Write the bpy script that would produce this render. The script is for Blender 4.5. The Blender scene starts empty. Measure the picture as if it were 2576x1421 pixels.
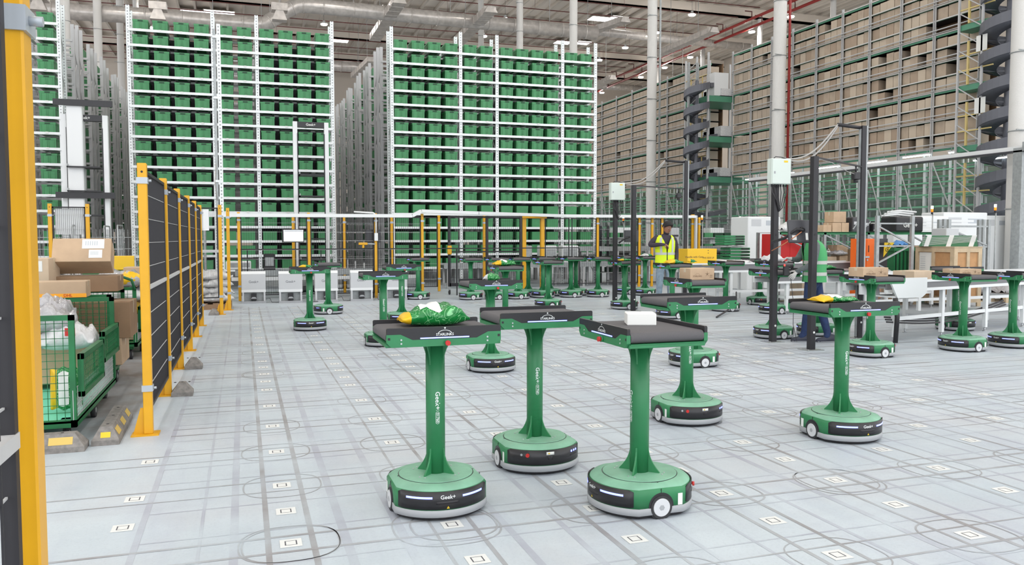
LAMP=300
import bpy, bmesh, math, random
from mathutils import Vector, Matrix, Euler, noise
random.seed(7)
PI=math.pi
SC=bpy.context.scene
COL=SC.collection
# ---------------------------------------------------------------- camera
FPX,PIT,YAW,ROL=2029.9,0.05498,0.32133,-0.000857
CH=1.38
cy_,sy_=math.cos(YAW),math.sin(YAW)
CF=Vector((sy_*math.cos(PIT),cy_*math.cos(PIT),-math.sin(PIT)))
R0=Vector((cy_,-sy_,0)); U0=R0.cross(CF)
CR=math.cos(ROL)*R0+math.sin(ROL)*U0
CU=-math.sin(ROL)*R0+math.cos(ROL)*U0
CO=Vector((0,0,CH))
cd=bpy.data.cameras.new('camera'); cam=bpy.data.objects.new('camera',cd); COL.objects.link(cam)
cam.matrix_world=Matrix(((CR.x,CU.x,-CF.x,0),(CR.y,CU.y,-CF.y,0),(CR.z,CU.z,-CF.z,CH),(0,0,0,1)))
cd.sensor_fit='HORIZONTAL'; cd.sensor_width=36; cd.lens=36*FPX/2576; cd.clip_start=.05; cd.clip_end=400
SC.camera=cam
def ray(x,y): return CF+CR*((x-1288)/FPX)-CU*((y-710.5)/FPX)
def G(x,y,h=0.0):
    d=ray(x,y); return CO+d*((h-CH)/d.z)
def atY(x,y,Y):
    d=ray(x,y); return CO+d*(Y/d.y)
def atX(x,y,X):
    d=ray(x,y); return CO+d*(X/d.x)
# ---------------------------------------------------------------- materials
def lin(c):
    return tuple((v/255/12.92 if v/255<=.04045 else ((v/255+.055)/1.055)**2.4) for v in c)+(1,)
MT={}
def mat(name,rgb,rough=.5,metal=0,spec=.5,emit=None,es=0,noise_amt=0,noise_scale=8,bump=0,bscale=60,rgb2=None,alpha=1,trans=0,island=0,coat=0):
    m=bpy.data.materials.new(name); m.use_nodes=True; nt=m.node_tree; b=nt.nodes['Principled BSDF']
    b.inputs['Base Color'].default_value=lin(rgb); b.inputs['Roughness'].default_value=rough
    b.inputs['Metallic'].default_value=metal; b.inputs['Specular IOR Level'].default_value=spec
    if coat: b.inputs['Coat Weight'].default_value=coat
    if emit is not None:
        b.inputs['Emission Color'].default_value=lin(emit); b.inputs['Emission Strength'].default_value=es
    if alpha<1: b.inputs['Alpha'].default_value=alpha
    if trans: b.inputs['Transmission Weight'].default_value=trans
    N,L=nt.nodes.new,nt.links.new
    src=None
    if noise_amt or bump:
        tc=N('ShaderNodeTexCoord')
    if noise_amt:
        n=N('ShaderNodeTexNoise'); n.inputs['Scale'].default_value=noise_scale; n.inputs['Detail'].default_value=5
        L(tc.outputs['Object'],n.inputs['Vector'])
        r=N('ShaderNodeMapRange'); r.inputs[1].default_value=.3; r.inputs[2].default_value=.7
        L(n.outputs[0],r.inputs[0])
        mx=N('ShaderNodeMix'); mx.data_type='RGBA'
        c2=rgb2 if rgb2 else tuple(max(0,v*(1-noise_amt)) for v in rgb)
        mx.inputs[6].default_value=lin(rgb); mx.inputs[7].default_value=lin(c2)
        L(r.outputs[0],mx.inputs[0]); src=mx.outputs[2]; L(src,b.inputs['Base Color'])
    if island:
        g=N('ShaderNodeNewGeometry'); hs=N('ShaderNodeHueSaturation')
        r=N('ShaderNodeMapRange'); r.inputs[3].default_value=1-island; r.inputs[4].default_value=1+island*.6
        L(g.outputs['Random Per Island'],r.inputs[0]); L(r.outputs[0],hs.inputs['Value'])
        if src: L(src,hs.inputs['Color'])
        else: hs.inputs['Color'].default_value=lin(rgb)
        L(hs.outputs[0],b.inputs['Base Color'])
    if bump:
        n2=N('ShaderNodeTexNoise'); n2.inputs['Scale'].default_value=bscale; n2.inputs['Detail'].default_value=3
        L(tc.outputs['Object'],n2.inputs['Vector'])
        bp=N('ShaderNodeBump'); bp.inputs['Strength'].default_value=bump; bp.inputs['Distance'].default_value=.02
        L(n2.outputs[0],bp.inputs['Height']); L(bp.outputs[0],b.inputs['Normal'])
    MT[name]=m; return m
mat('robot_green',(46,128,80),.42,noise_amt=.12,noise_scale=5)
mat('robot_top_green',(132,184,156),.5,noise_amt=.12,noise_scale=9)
mat('black_plastic',(34,33,36),.38)
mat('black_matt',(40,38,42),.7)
mat('rubber',(48,48,50),.75)
mat('belt_grey',(92,90,92),.85,noise_amt=.08,noise_scale=300)
mat('silver_grey',(160,162,165),.45)
mat('hub_white',(205,206,208),.4)
mat('led_blue',(120,130,255),.5,emit=(120,130,255),es=3.2)
mat('led_off',(190,192,196),.4)
mat('white_print',(232,235,234),.5)
mat('red_button',(190,38,34),.35)
mat('label_white',(225,226,222),.6)
mat('warn_yellow',(225,190,40),.5)
mat('steel',(188,190,192),.35,metal=.6)
mat('yellow_paint',(222,164,20),.38,noise_amt=.04)
mat('fence_black',(36,34,38),.5)
mat('clamp_grey',(176,182,188),.35,metal=.3)
mat('rack_white',(226,230,230),.45)
mat('rack_grey',(186,186,186),.5)
mat('galv',(168,172,172),.42,metal=.35,noise_amt=.12,noise_scale=12)
mat('bin_green',(70,144,92),.5,noise_amt=.12,noise_scale=3)
mat('bin_dark',(16,60,36),.6)
mat('cart_green',(24,112,62),.45,noise_amt=.2,noise_scale=6)
mat('cart_board',(120,222,188),.5)
mat('card',(196,168,138),.75,noise_amt=.1,noise_scale=4)
mat('card_light',(206,184,158),.7,noise_amt=.08,noise_scale=4)
mat('card_dark',(150,120,92),.8,noise_amt=.1,noise_scale=5)
mat('card_mass',(186,170,152),.8,island=.1); mat('shelf_card',(184,166,146),.78,noise_amt=.08,noise_scale=4); mat('shelf_card_pale',(196,180,160),.78); mat('shelf_card_dark',(170,150,130),.8)
mat('tape',(205,190,165),.25)
mat('print_brown',(110,84,60),.7)
mat('white_box',(232,232,228),.6)
mat('yellow_bag',(232,184,20),.35)
mat('yellow_box',(238,190,42),.55)
mat('white_bag',(216,216,216),.35,noise_amt=.1,noise_scale=14,bump=.6,bscale=14)
mat('film',(190,188,190),.18,noise_amt=.15,noise_scale=18,bump=.8,bscale=22)
mat('duct',(214,208,202),.3,metal=.3,noise_amt=.14,noise_scale=3,bump=.5,bscale=3)
mat('ceiling_panel',(238,229,218),.8)
mat('girder',(228,218,206),.7)
mat('purlin',(206,198,188),.6)
mat('pipe_red',(150,44,40),.5)
mat('pipe_dark',(106,58,54),.5)
mat('column_white',(214,212,208),.75,bump=.5,bscale=30)
mat('wall_panel',(206,196,184),.8)
mat('skylight',(255,255,255),.5,emit=(255,255,255),es=3.5)
mat('lamp_lens',(255,255,255),.5,emit=(255,250,244),es=LAMP)
mat('tube_lamp',(255,255,255),.5,emit=(235,250,250),es=7)
mat('lamp_body',(200,200,200),.5)
mat('deck_green',(78,138,110),.5)
mat('spiral_grey',(98,100,108),.45)
mat('wood',(206,184,152),.7,noise_amt=.12,noise_scale=6)
mat('plywood',(196,150,104),.7,noise_amt=.1,noise_scale=7)
mat('orange_paint',(236,108,32),.45)
mat('red_paint',(190,34,34),.5)
mat('machine_white',(222,224,224),.45)
mat('machine_grey',(192,194,196),.45)
mat('screen_dark',(60,60,64),.35)
mat('screen_lit',(235,238,236),.4,emit=(235,238,235),es=.3)
mat('screen_line',(180,186,192),.5)
mat('stop_rubber',(142,137,132),.85,noise_amt=.2,noise_scale=30); mat('stop_yellow',(206,176,92),.5)
mat('amber',(240,120,20),.4,emit=(255,120,20),es=1.5)
mat('signal_green',(90,240,110),.4,emit=(120,255,130),es=6)
mat('signal_white',(250,255,250),.4,emit=(230,255,230),es=8)
mat('cable',(60,58,60),.6)
mat('cable_grey',(165,162,158),.6)
mat('skin_tone',(142,100,80),.55)
mat('hair_black',(24,20,22),.7)
mat('shirt_dark',(58,52,62),.85)
mat('shirt_grey',(104,112,112),.85,noise_amt=.1,noise_scale=40)
mat('vest_lime',(214,236,30),.7,emit=(214,236,30),es=.0)
mat('vest_green',(74,162,100),.7)
mat('reflective',(188,190,184),.4)
mat('jeans_light',(140,158,172),.85,noise_amt=.15,noise_scale=20)
mat('jeans_dark',(40,58,98),.85,noise_amt=.2,noise_scale=20)
mat('glove',(206,204,200),.8)
mat('shoe',(54,56,68),.7)
mat('glass_green',(50,110,70),.3)
mat('sticker_white',(218,219,216),.6)
mat('sticker_black',(84,84,90),.7)
mat('blue_film',(70,130,190),.35)
# two-tone courier bag: green printed film with a pale swirl
def bag_mat():
    m=bpy.data.materials.new('green_bag'); m.use_nodes=True; nt=m.node_tree; b=nt.nodes['Principled BSDF']
    N,L=nt.nodes.new,nt.links.new
    tc=N('ShaderNodeTexCoord'); w=N('ShaderNodeTexNoise'); w.inputs['Scale'].default_value=9; w.inputs['Detail'].default_value=1; w.inputs['Distortion'].default_value=1.5
    L(tc.outputs['Object'],w.inputs['Vector'])
    mth=N('ShaderNodeMath'); mth.operation='MULTIPLY'; mth.inputs[1].default_value=9; L(w.outputs[0],mth.inputs[0])
    fr=N('ShaderNodeMath'); fr.operation='FRACT'; L(mth.outputs[0],fr.inputs[0])
    r=N('ShaderNodeValToRGB'); r.color_ramp.elements[0].position=.1; r.color_ramp.elements[0].color=lin((130,200,140)); r.color_ramp.elements[1].position=.2; r.color_ramp.elements[1].color=lin((16,120,52))
    L(fr.outputs[0],r.inputs[0]); L(r.outputs[0],b.inputs['Base Color']); b.inputs['Roughness'].default_value=.22
    n2=N('ShaderNodeTexNoise'); n2.inputs['Scale'].default_value=16; L(tc.outputs['Object'],n2.inputs['Vector'])
    bp=N('ShaderNodeBump'); bp.inputs['Strength'].default_value=.8; bp.inputs['Distance'].default_value=.02
    L(n2.outputs[0],bp.inputs['Height']); L(bp.outputs[0],b.inputs['Normal']); MT['green_bag']=m
bag_mat()
# ---------------------------------------------------------------- mesh building
class MB:
    def __init__(s): s.v=[];s.f=[];s.m=[];s.s=[];s.mats=[]
    def mi(s,m):
        if m not in s.mats: s.mats.append(m)
        return s.mats.index(m)
    def add(s,vs,fs,m,smooth=False,M=None):
        o=len(s.v); k=s.mi(m)
        if M is not None: vs=[M@Vector(v) for v in vs]
        s.v+= [tuple(v) for v in vs]
        for f in fs: s.f.append([i+o for i in f]); s.m.append(k); s.s.append(smooth)
        return s
    def box(s,x0,x1,y0,y1,z0,z1,m,M=None):
        v=[(x0,y0,z0),(x1,y0,z0),(x1,y1,z0),(x0,y1,z0),(x0,y0,z1),(x1,y0,z1),(x1,y1,z1),(x0,y1,z1)]
        return s.add(v,[(0,3,2,1),(4,5,6,7),(0,1,5,4),(1,2,6,5),(2,3,7,6),(3,0,4,7)],m,False,M)
    def cbox(s,c,d,m,rz=0,M=None):
        T=Matrix.Translation(Vector(c))@Matrix.Rotation(rz,4,'Z')
        if M is not None: T=M@T
        return s.box(-d[0]/2,d[0]/2,-d[1]/2,d[1]/2,-d[2]/2,d[2]/2,m,T)
    def rbox(s,x0,x1,y0,y1,z0,z1,m,r=.01,seg=2,M=None):
        bm=bmesh.new(); bmesh.ops.create_cube(bm,size=1)
        for v in bm.verts:
            v.co=Vector(((x0+x1)/2+v.co.x*(x1-x0),(y0+y1)/2+v.co.y*(y1-y0),(z0+z1)/2+v.co.z*(z1-z0)))
        bmesh.ops.bevel(bm,geom=bm.edges[:],offset=r,segments=seg,affect='EDGES',profile=.5)
        bm.verts.index_update()
        s.add([v.co.copy() for v in bm.verts],[[v.index for v in f.verts] for f in bm.faces],m,False,M); bm.free(); return s
    def bar(s,p0,p1,w,h,m,up=(0,0,1)):
        p0,p1=Vector(p0),Vector(p1); d=p1-p0; L=d.length
        if L<1e-6: return s
        d.normalize(); u=Vector(up)
        if abs(d.dot(u))>.98: u=Vector((0,1,0)) if abs(d.y)<.9 else Vector((1,0,0))
        a=d.cross(u).normalized(); b=a.cross(d)
        M=Matrix(((d.x,a.x,b.x,p0.x),(d.y,a.y,b.y,p0.y),(d.z,a.z,b.z,p0.z),(0,0,0,1)))
        return s.box(0,L,-w/2,w/2,-h/2,h/2,m,M)
    def cyl(s,p0,p1,r0,m,r1=None,n=16,smooth=True,caps=True):
        r1=r0 if r1 is None else r1
        p0,p1=Vector(p0),Vector(p1); d=(p1-p0).normalized()
        u=Vector((0,0,1)) if abs(d.z)<.9 else Vector((1,0,0))
        a=d.cross(u).normalized(); b=a.cross(d)*-1
        vs=[];
        for p,r in ((p0,r0),(p1,r1)):
            for i in range(n):
                t=2*PI*i/n; vs.append(p+a*(r*math.cos(t))+b*(r*math.sin(t)))
        fs=[(i,(i+1)%n,n+(i+1)%n,n+i) for i in range(n)]
        s.add(vs,fs,m,smooth)
        if caps:
            o=len(s.v)-2*n; k=s.mi(m)
            s.f.append([o+i for i in reversed(range(n))]); s.m.append(k); s.s.append(False)
            s.f.append([o+n+i for i in range(n)]); s.m.append(k); s.s.append(False)
        return s
    def tube(s,pts,r,m,n=6):
        pts=[Vector(p) for p in pts]; vs=[];fs=[]
        for i,p in enumerate(pts):
            d=(pts[min(i+1,len(pts)-1)]-pts[max(i-1,0)]).normalized()
            u=Vector((0,0,1)) if abs(d.z)<.95 else Vector((1,0,0))
            a=d.cross(u).normalized(); b=a.cross(d)
            for k in range(n):
                t=2*PI*k/n; vs.append(p+a*(r*math.cos(t))+b*(r*math.sin(t)))
        for i in range(len(pts)-1):
            for k in range(n): fs.append((i*n+k,i*n+(k+1)%n,(i+1)*n+(k+1)%n,(i+1)*n+k))
        fs.append(tuple(range(n))); fs.append(tuple(reversed(range((len(pts)-1)*n,len(pts)*n))))
        return s.add(vs,fs,m,True)
    def prism(s,poly,axis,a0,a1,m,M=None,smooth=False):
        # poly in the plane normal to axis: axis x -> (y,z), y -> (x,z), z -> (x,y)
        def P(p,a): return {'x':(a,p[0],p[1]),'y':(p[0],a,p[1]),'z':(p[0],p[1],a)}[axis]
        n=len(poly); vs=[P(p,a0) for p in poly]+[P(p,a1) for p in poly]
        fs=[tuple(range(n)),tuple(reversed(range(n,2*n)))]
        s.add(vs,fs,m,False,M)
        s.add(vs,[(i,n+i,n+(i+1)%n,(i+1)%n) for i in range(n)],m,smooth,M)
        return s
    def loft(s,rings,m,cap0=True,cap1=True,smooth=True,M=None):
        n=len(rings[0]); vs=[p for r in rings for p in r]; fs=[]
        for j in range(len(rings)-1):
            for i in range(n): fs.append((j*n+i,j*n+(i+1)%n,(j+1)*n+(i+1)%n,(j+1)*n+i))
        s.add(vs,fs,m,smooth,M)
        o=len(s.v)-len(vs); k=s.mi(m)
        if cap0: s.f.append([o+i for i in reversed(range(n))]); s.m.append(k); s.s.append(False)
        if cap1: s.f.append([o+(len(rings)-1)*n+i for i in range(n)]); s.m.append(k); s.s.append(False)
        return s
    def build(s,name,parent=None,loc=None,rot=None,link=True):
        me=bpy.data.meshes.new(name); me.from_pydata(s.v,[],s.f)
        for m in s.mats: me.materials.append(MT[m])
        me.polygons.foreach_set('material_index',s.m); me.polygons.foreach_set('use_smooth',s.s)
        me.update()
        bm=bmesh.new(); bm.from_mesh(me)
        bmesh.ops.recalc_face_normals(bm,faces=bm.faces[:]); bm.to_mesh(me); bm.free()
        o=bpy.data.objects.new(name,me); COL.objects.link(o)
        if parent: o.parent=parent
        if loc is not None: o.location=loc
        if rot is not None: o.rotation_euler=rot
        return o
def tag(o,label,cat,group=None,kind=None):
    o['label']=label; o['category']=cat
    if group: o['group']=group
    if kind: o['kind']=kind
    return o
def struct(o,label=None):
    o['kind']='structure'
    if label: o['label']=label
    return o
def empty(name,loc=(0,0,0),rz=0,label=None,cat=None,group=None):
    o=bpy.data.objects.new(name,None); o.empty_display_size=.1; COL.objects.link(o); o.location=loc; o.rotation_euler=(0,0,rz)
    if label: tag(o,label,cat,group)
    return o
def kids(o): return [c for c in o.children]
def dup(root,loc=None,rz=None,label=None,group=None,_p=None):
    c=root.copy(); COL.objects.link(c)
    if _p is not None: c.parent=_p
    for ch in KID.get(root.name,[]): 
        dup(ch,_p=c)
    if loc is not None: c.location=loc
    if rz is not None: c.rotation_euler=(0,0,rz)
    if label: c['label']=label
    if group: c['group']=group
    return c
KID={}
def reg(root):
    # remember the children of a prototype so that copying never walks the whole scene
    allo=list(COL.objects)
    for o in allo:
        if o.parent: 
            KID.setdefault(o.parent.name,[])
            if o not in KID[o.parent.name]: KID[o.parent.name].append(o)
    return root
# ---------------------------------------------------------------- lettering
TC={}
def text_geo(body,size):
    k=(body,size)
    if k in TC: return TC[k]
    cu=bpy.data.curves.new('t','FONT'); cu.body=body; cu.size=size; cu.align_x='CENTER'; cu.align_y='CENTER'; cu.resolution_u=2; cu.offset=size*.012
    o=bpy.data.objects.new('t',cu); COL.objects.link(o)
    dg=bpy.context.evaluated_depsgraph_get(); me=bpy.data.meshes.new_from_object(o.evaluated_get(dg))
    vs=[v.co.copy() for v in me.vertices]; fs=[list(p.vertices) for p in me.polygons]
    bpy.data.objects.remove(o); bpy.data.meshes.remove(me); bpy.data.curves.remove(cu)
    TC[k]=(vs,fs); return TC[k]
def text(mb,body,size,m,M=None,bend=None,t=.0006):
    """text in the local x/z plane facing -y; bend maps (x,depth,z) onto a surface"""
    vs,fs=text_geo(body,size)
    a=[Vector((v.x,0,v.y)) for v in vs]
    if bend: a=[bend(v.x,v.z) for v in a]
    mb.add(a,fs,m,False,M)
def star(cx,cz,r,y,n=5,inner=.42):
    return [(cx+ (r if i%2==0 else r*inner)*math.sin(PI*i/n), y, cz+(r if i%2==0 else r*inner)*math.cos(PI*i/n)) for i in range(2*n)]
def logo(mb,cx,cz,w,y,m):
    """arched wordmark with star above"""
    T=Matrix.Translation((cx,y,cz)); text(mb,'STARLINKS',w*.155,m,T)
    n=14; vs=[]
    for i in range(n+1):
        t=PI*(.12+.76*i/n)
        for r in (.27,.245):
            vs.append((cx+math.cos(t)*w*r*1.2,y,cz+w*.0+math.sin(t)*w*(r)*.72))
    mb.add(vs,[(2*i,2*i+1,2*i+3,2*i+2) for i in range(n)],m)
    mb.add(star(cx,cz+w*.275,w*.055,y),[tuple(range(10))],m)
WORLD=2.2;EXPO=0.08
# ================================================================ sorting robots
def outline(sc=1.0,n=22,R=.268,W=.238):
    a=math.asin(W/R); pts=[]
    for i in range(n+1):
        t=-a+2*a*i/n; pts.append((R*sc*math.sin(t),-R*sc*math.cos(t)))
    for i in range(n+1):
        t=-a+2*a*i/n; pts.append((-R*sc*math.sin(t),R*sc*math.cos(t)))
    return pts
def rings(prof):
    out=[]
    for q in prof:
        z,s=q[0],q[1]; t=q[2] if len(q)>2 else 0; pts=outline(s); n=len(pts); r=[]
        for i,(x,y) in enumerate(pts):
            a=math.atan2(x,-y); cx,cy=.25*s*math.sin(a),-.25*s*math.cos(a); r.append((x+(cx-x)*t,y+(cy-y)*t,z))
        out.append(r)
    return out
def arc_patch(mb,a0,a1,z0,z1,r,m,th=.004,n=24,side=-1,cut=.012):
    """curved plate on the front (side -1) or rear (+1), with cut corners"""
    vs=[];fs=[]
    for i in range(n+1):
        t=a0+(a1-a0)*i/n; e=0
        d=min(i,n-i)/n*(a1-a0)*r
        if d<cut: e=(cut-d)*.8
        for rr in (r,r-th):
            vs.append((rr*math.sin(t),side*rr*math.cos(t),z0+ (e*.4)))
            vs.append((rr*math.sin(t),side*rr*math.cos(t),z1-e))
    for i in range(n):
        o=i*4; fs+=[(o,o+4,o+5,o+1),(o+1,o+5,o+7,o+3),(o,o+2,o+6,o+4),(o+2,o+3,o+7,o+6)]
    fs+=[(0,1,3,2),(4*n,4*n+2,4*n+3,4*n+1)]
    mb.add(vs,fs,m,True)
def make_robot(front_led=True,rear_led=True):
    t=empty('sorting_robot')
    b=MB(); b.loft(rings([(.058,.985),(.138,.985,0),(.150,.978,.4),(.159,.96,.7),(.166,.92,1),(.171,.86,1),(.172,.76,1)]),'robot_green',smooth=True)
    # covers above the shoulder carry the dusty lighter paint
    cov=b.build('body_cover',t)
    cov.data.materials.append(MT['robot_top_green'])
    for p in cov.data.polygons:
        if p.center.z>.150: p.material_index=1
    b=MB(); b.loft(rings([(.022,.985),(.024,1.0),(.056,1.0),(.058,.99)]),'silver_grey'); b.build('bumper',t)
    b=MB(); b.loft(rings([(.008,.93),(.0225,.95)]),'black_matt'); b.build('underbody',t)
    for sx in (-1,1):
        b=MB(); b.cyl((sx*.200,0,.062),(sx*.2365,0,.062),.068,'black_plastic',n=32)
        b.cyl((sx*.205,0,.0575),(sx*.2415,0,.0575),.0575,'rubber',n=32)
        w=b.build('wheel',t)
        h=MB(); h.cyl((sx*.2415,0,.0575),(sx*.2445,0,.0575),.046,'hub_white',r1=.043,n=32)
        h.cyl((sx*.2445,0,.0575),(sx*.2460,0,.0575),.014,'silver_grey',n=6)
        h.build('hub_cap',w)
        b=MB(); b.box(min(sx*.233,sx*.2362),max(sx*.233,sx*.2362),-.0012,.0012,.13,.150,'black_plastic')
        b.box(min(sx*.15,sx*.2),max(sx*.15,sx*.2),-.0012,.0012,.17,.1722,'black_plastic'); b.build('cover_seam',t)
        b=MB(); b.box(min(sx*.2345,sx*.2362),max(sx*.2345,sx*.2362),.093,.118,.06,.118,'label_white'); b.build('data_plate',t)
    # round top plate
    b=MB()
    n=40
    def ring(r,z): return [(r*math.cos(2*PI*i/n),r*math.sin(2*PI*i/n),z) for i in range(n)]
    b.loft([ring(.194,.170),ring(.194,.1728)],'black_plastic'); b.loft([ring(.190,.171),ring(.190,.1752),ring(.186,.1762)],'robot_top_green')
    for k in range(4):
        for d in (-.13,.13):
            a=PI/4+k*PI/2+d; x,y=.128*math.cos(a),.128*math.sin(a); b.cyl((x,y,.176),(x,y,.179),.0045,'steel',n=8)
    b.build('top_plate',t)
    # column with flared fins
    def fin(k,top):
        a=PI/4+k*PI/2; M=Matrix.Rotation(a,4,'Z'); z0=.856 if top else .176; sg=-1 if top else 1
        R1=.088 if top else .108; H=.115 if top else .125
        pts=[(.03,z0),(R1,z0)]
        for i in range(7):
            q=i/6; pts.append((.049+(R1-.049)*(1-q)**2.1, z0+sg*(.004+H*q)))
        pts.append((.03,z0+sg*H)); bb=MB(); bb.prism(pts,'y',-.0045,.0045,'robot_green',M); return bb
    b=MB(); b.cyl((0,0,.175),(0,0,.862),.049,'robot_green',n=32); c=b.build('column',t)
    for k in range(4):
        fin(k,False).build('base_gusset',c); fin(k,True).build('top_gusset',c)
    for sd in (-1,1):
        b=MB()
        bend=lambda x,z:Vector((z*1.0,0,0))
        R=.0497
        def wrap(x,z,sd=sd):
            # x runs down the column, z across it
            a=z/R; return Vector((sd*-R*math.sin(a)*-1*-1 if False else -sd*R*math.sin(a)*-1, sd*R*math.cos(a), .540-x))
        def wr(x,z,sd=sd):
            a=z/R
            return Vector((-sd*R*math.sin(a), sd*R*math.cos(a), 0.541-x)) if sd<0 else Vector((-R*math.sin(a), R*math.cos(a), 0.541-x))
        text(b,'Geek+',.034,'white_print',None,lambda x,z:wr(x-.013,z))
        b.add([wr(.0355,-.008),wr(.037,-.008),wr(.037,.010),wr(.0355,.010)],[(0,1,2,3)],'white_print')
        text(b,'01760',.020,'white_print',None,lambda x,z:wr(x+.075,z))
        nn=20
        pts=[]
        for i in range(nn):
            a=2*PI*i/nn; cx=.075+(.022 if math.cos(a)>0 else -.022)
            pts.append((cx+.010*math.cos(a),.010*math.sin(a),cx+.0085*math.cos(a),.0085*math.sin(a)))
        vs=[]
        for p in pts: vs+= [wr(p[0],p[1]),wr(p[2],p[3])]
        b.add(vs,[(2*i,2*i+1,(2*i+3)%(2*nn),(2*i+2)%(2*nn)) for i in range(nn)],'white_print')
        b.build('column_lettering',c)
    # bumper panels
    A=math.radians(57)
    b=MB(); arc_patch(b,-A,A,.062,.150,.2665,'black_plastic',side=-1); fp=b.build('front_panel',t)
    for a0,a1 in ((-.80,-.29),(.29,.80)):
        b=MB(); arc_patch(b,a0,a1,.1155,.1255,.2675,'led_blue',th=.002,n=10,side=-1,cut=0); b.build('light_strip',fp)
    b=MB(); text(b,'Geek+',.028,'white_print',None,lambda x,z:Vector((.2671*math.sin(x/.267),-.2671*math.cos(x/.267),.122+z))); b.build('lettering',fp)
    b=MB(); arc_patch(b,-.22,.22,.088,.102,.2668,'fence_black',th=.002,n=8,side=-1,cut=0); arc_patch(b,-.18,.18,.086,.0885,.2672,'black_matt',th=.002,n=8,side=-1,cut=0); b.build('sensor_slot',fp)
    b=MB()
    P=lambda x,z,r=.2671:Vector((r*math.sin(x/.267),-r*math.cos(x/.267),z))
    b.add([P(-.0075,.066),P(.0075,.066),P(0,.079)],[(0,1,2)],'warn_yellow'); b.add([P(-.001,.069,.2673),P(.001,.069,.2673),P(.001,.075,.2673),P(-.001,.075,.2673)],[(0,1,2,3)],'black_plastic'); b.build('warning_mark',fp)
    b=MB(); arc_patch(b,-A,A,.062,.150,.2665,'black_plastic',side=1); rp=b.build('rear_panel',t)
    Q=lambda a,z,r=.266:Vector((r*math.sin(a),r*math.cos(a),z))
    def knob(a,z,r,h,m,name,n=14):
        bb=MB(); bb.cyl(Q(a,z),Q(a,z,.266+h),r,m,n=n); bb.build(name,rp)
    knob(.50,.122,.011,.014,'red_button','stop_button',18); knob(.64,.122,.007,.004,'steel','key_switch')
    for a in (-.80,-.70,-.60):
        knob(a,.122,.0065,.003,'led_blue' if a==-.80 or rear_led else 'hub_white','push_button')
    b=MB()
    for (a0,a1,z0,z1,m,r) in ((.42,.70,.098,.101,'black_matt',.268),(-.86,-.56,.096,.100,'black_matt',.268)):
        b=MB(); arc_patch(b,a0,a1,z0,z1,r,m,th=.003,n=6,side=1,cut=0); b.build('recess_edge',rp)
    b=MB(); arc_patch(b,-.09,.09,.121,.139,.2672,'label_white',th=.001,n=4,side=1,cut=0); arc_patch(b,.01,.05,.126,.134,.2675,'warn_yellow',th=.001,n=2,side=1,cut=0); b.build('notice_label',rp)
    b=MB(); arc_patch(b,-.05,.05,.092,.116,.2670,'fence_black',th=.001,n=4,side=1,cut=0)
    for x,z in ((-.015,.108),(.015,.108),(-.015,.098),(.015,.098)): b.cyl(Q(x,z),Q(x,z,.268),.003,'rubber',n=8)
    b.build('charging_port',rp)
    # conveyor tray
    tr=MB(); tr.rbox(-.288,.288,-.205,.205,.855,.874,'robot_green',.003,1); tr.box(-.291,.291,-.2,.2,.872,.876,'robot_green')
    tray=tr.build('tray_pan',t)
    # belt: capsule profile along y
    prof=[]
    for i in range(13):
        a=-PI/2+PI*i/12; prof.append((.262+.0265*math.cos(a),.904+.0265*math.sin(a)))
    for i in range(13):
        a=PI/2+PI*i/12; prof.append((-.262+.0265*math.cos(a),.904+.0265*math.sin(a)))
    b=MB(); b.prism(prof,'y',-.197,.197,'belt_grey',smooth=True); b.build('conveyor_belt',t)
    for sd in (-1,1):
        y0,y1=sorted((sd*.199,sd*.219))
        pg=[(-.285,.880),(-.262,.857),(.262,.857),(.285,.880),(.285,.919),(.218,.919),(.160,.891),(-.160,.891),(-.218,.919),(-.285,.919)]
        b=MB(); b.prism(pg,'y',y0,y1,'robot_green'); sp=b.build('side_panel',t)
        pb=[(-.285,.919),(-.218,.919),(-.160,.891),(.160,.891),(.218,.919),(.285,.919),(.285,.944),(.280,.950),(-.280,.950),(-.285,.944)]
        z0,z1=sorted((sd*.201,sd*.217))
        b=MB(); b.prism(pb,'y',z0,z1,'black_plastic'); b.build('top_guard',sp)
        b=MB(); ya,yb=sorted((sd*.217,sd*.2185)); b.box(-.122,.122,ya,yb,.8945,.9005,'led_blue' if (front_led if sd<0 else rear_led) else 'led_off'); b.build('light_strip',sp)
        b=MB()
        if sd<0: logo(b,0,.9125,.115,-.2176,'white_print')
        else:
            b2=MB(); logo(b2,0,.9125,.115,-.2176,'white_print'); b=MB(); b.mats=b2.mats; b.v=[(-x,-y,z) for x,y,z in b2.v]; b.f=b2.f; b.m=b2.m; b.s=b2.s
        b.build('lettering',sp)
        b=MB()
        for x in (-.215,.215):
            for z in (.875,.893): b.cyl((x,sd*.218,z),(x,sd*.2215,z),.0045,'steel',n=10)
        for x in (-.274,.274):
            b.box(x-.006,x+.006,min(sd*.2185,sd*.2195),max(sd*.2185,sd*.2195),.893,.905,'black_plastic')
        b.build('bolt',sp)
        if sd<0:
            b=MB(); b.cyl((.01,-.218,.872),(.01,-.228,.872),.0155,'robot_green',n=20); b.cyl((.01,-.228,.872),(.01,-.243,.872),.0125,'red_button',n=20); b.build('stop_button',sp)
    return reg(t)
proto=make_robot(True,True)
HD={'F':0,'B':PI,'L':-PI/2,'R':PI/2}   # F faces the viewer (-Y), L faces -X
def spot(px,py):
    g=G(px,py,.02); d=Vector((g.x,g.y,0)).normalized(); return Vector((g.x,g.y,0))+d*.258
def spot_t(px,py,h=.93):
    g=G(px,py,h); return Vector((g.x,g.y,0))
used=[False]
ROB={}
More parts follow.
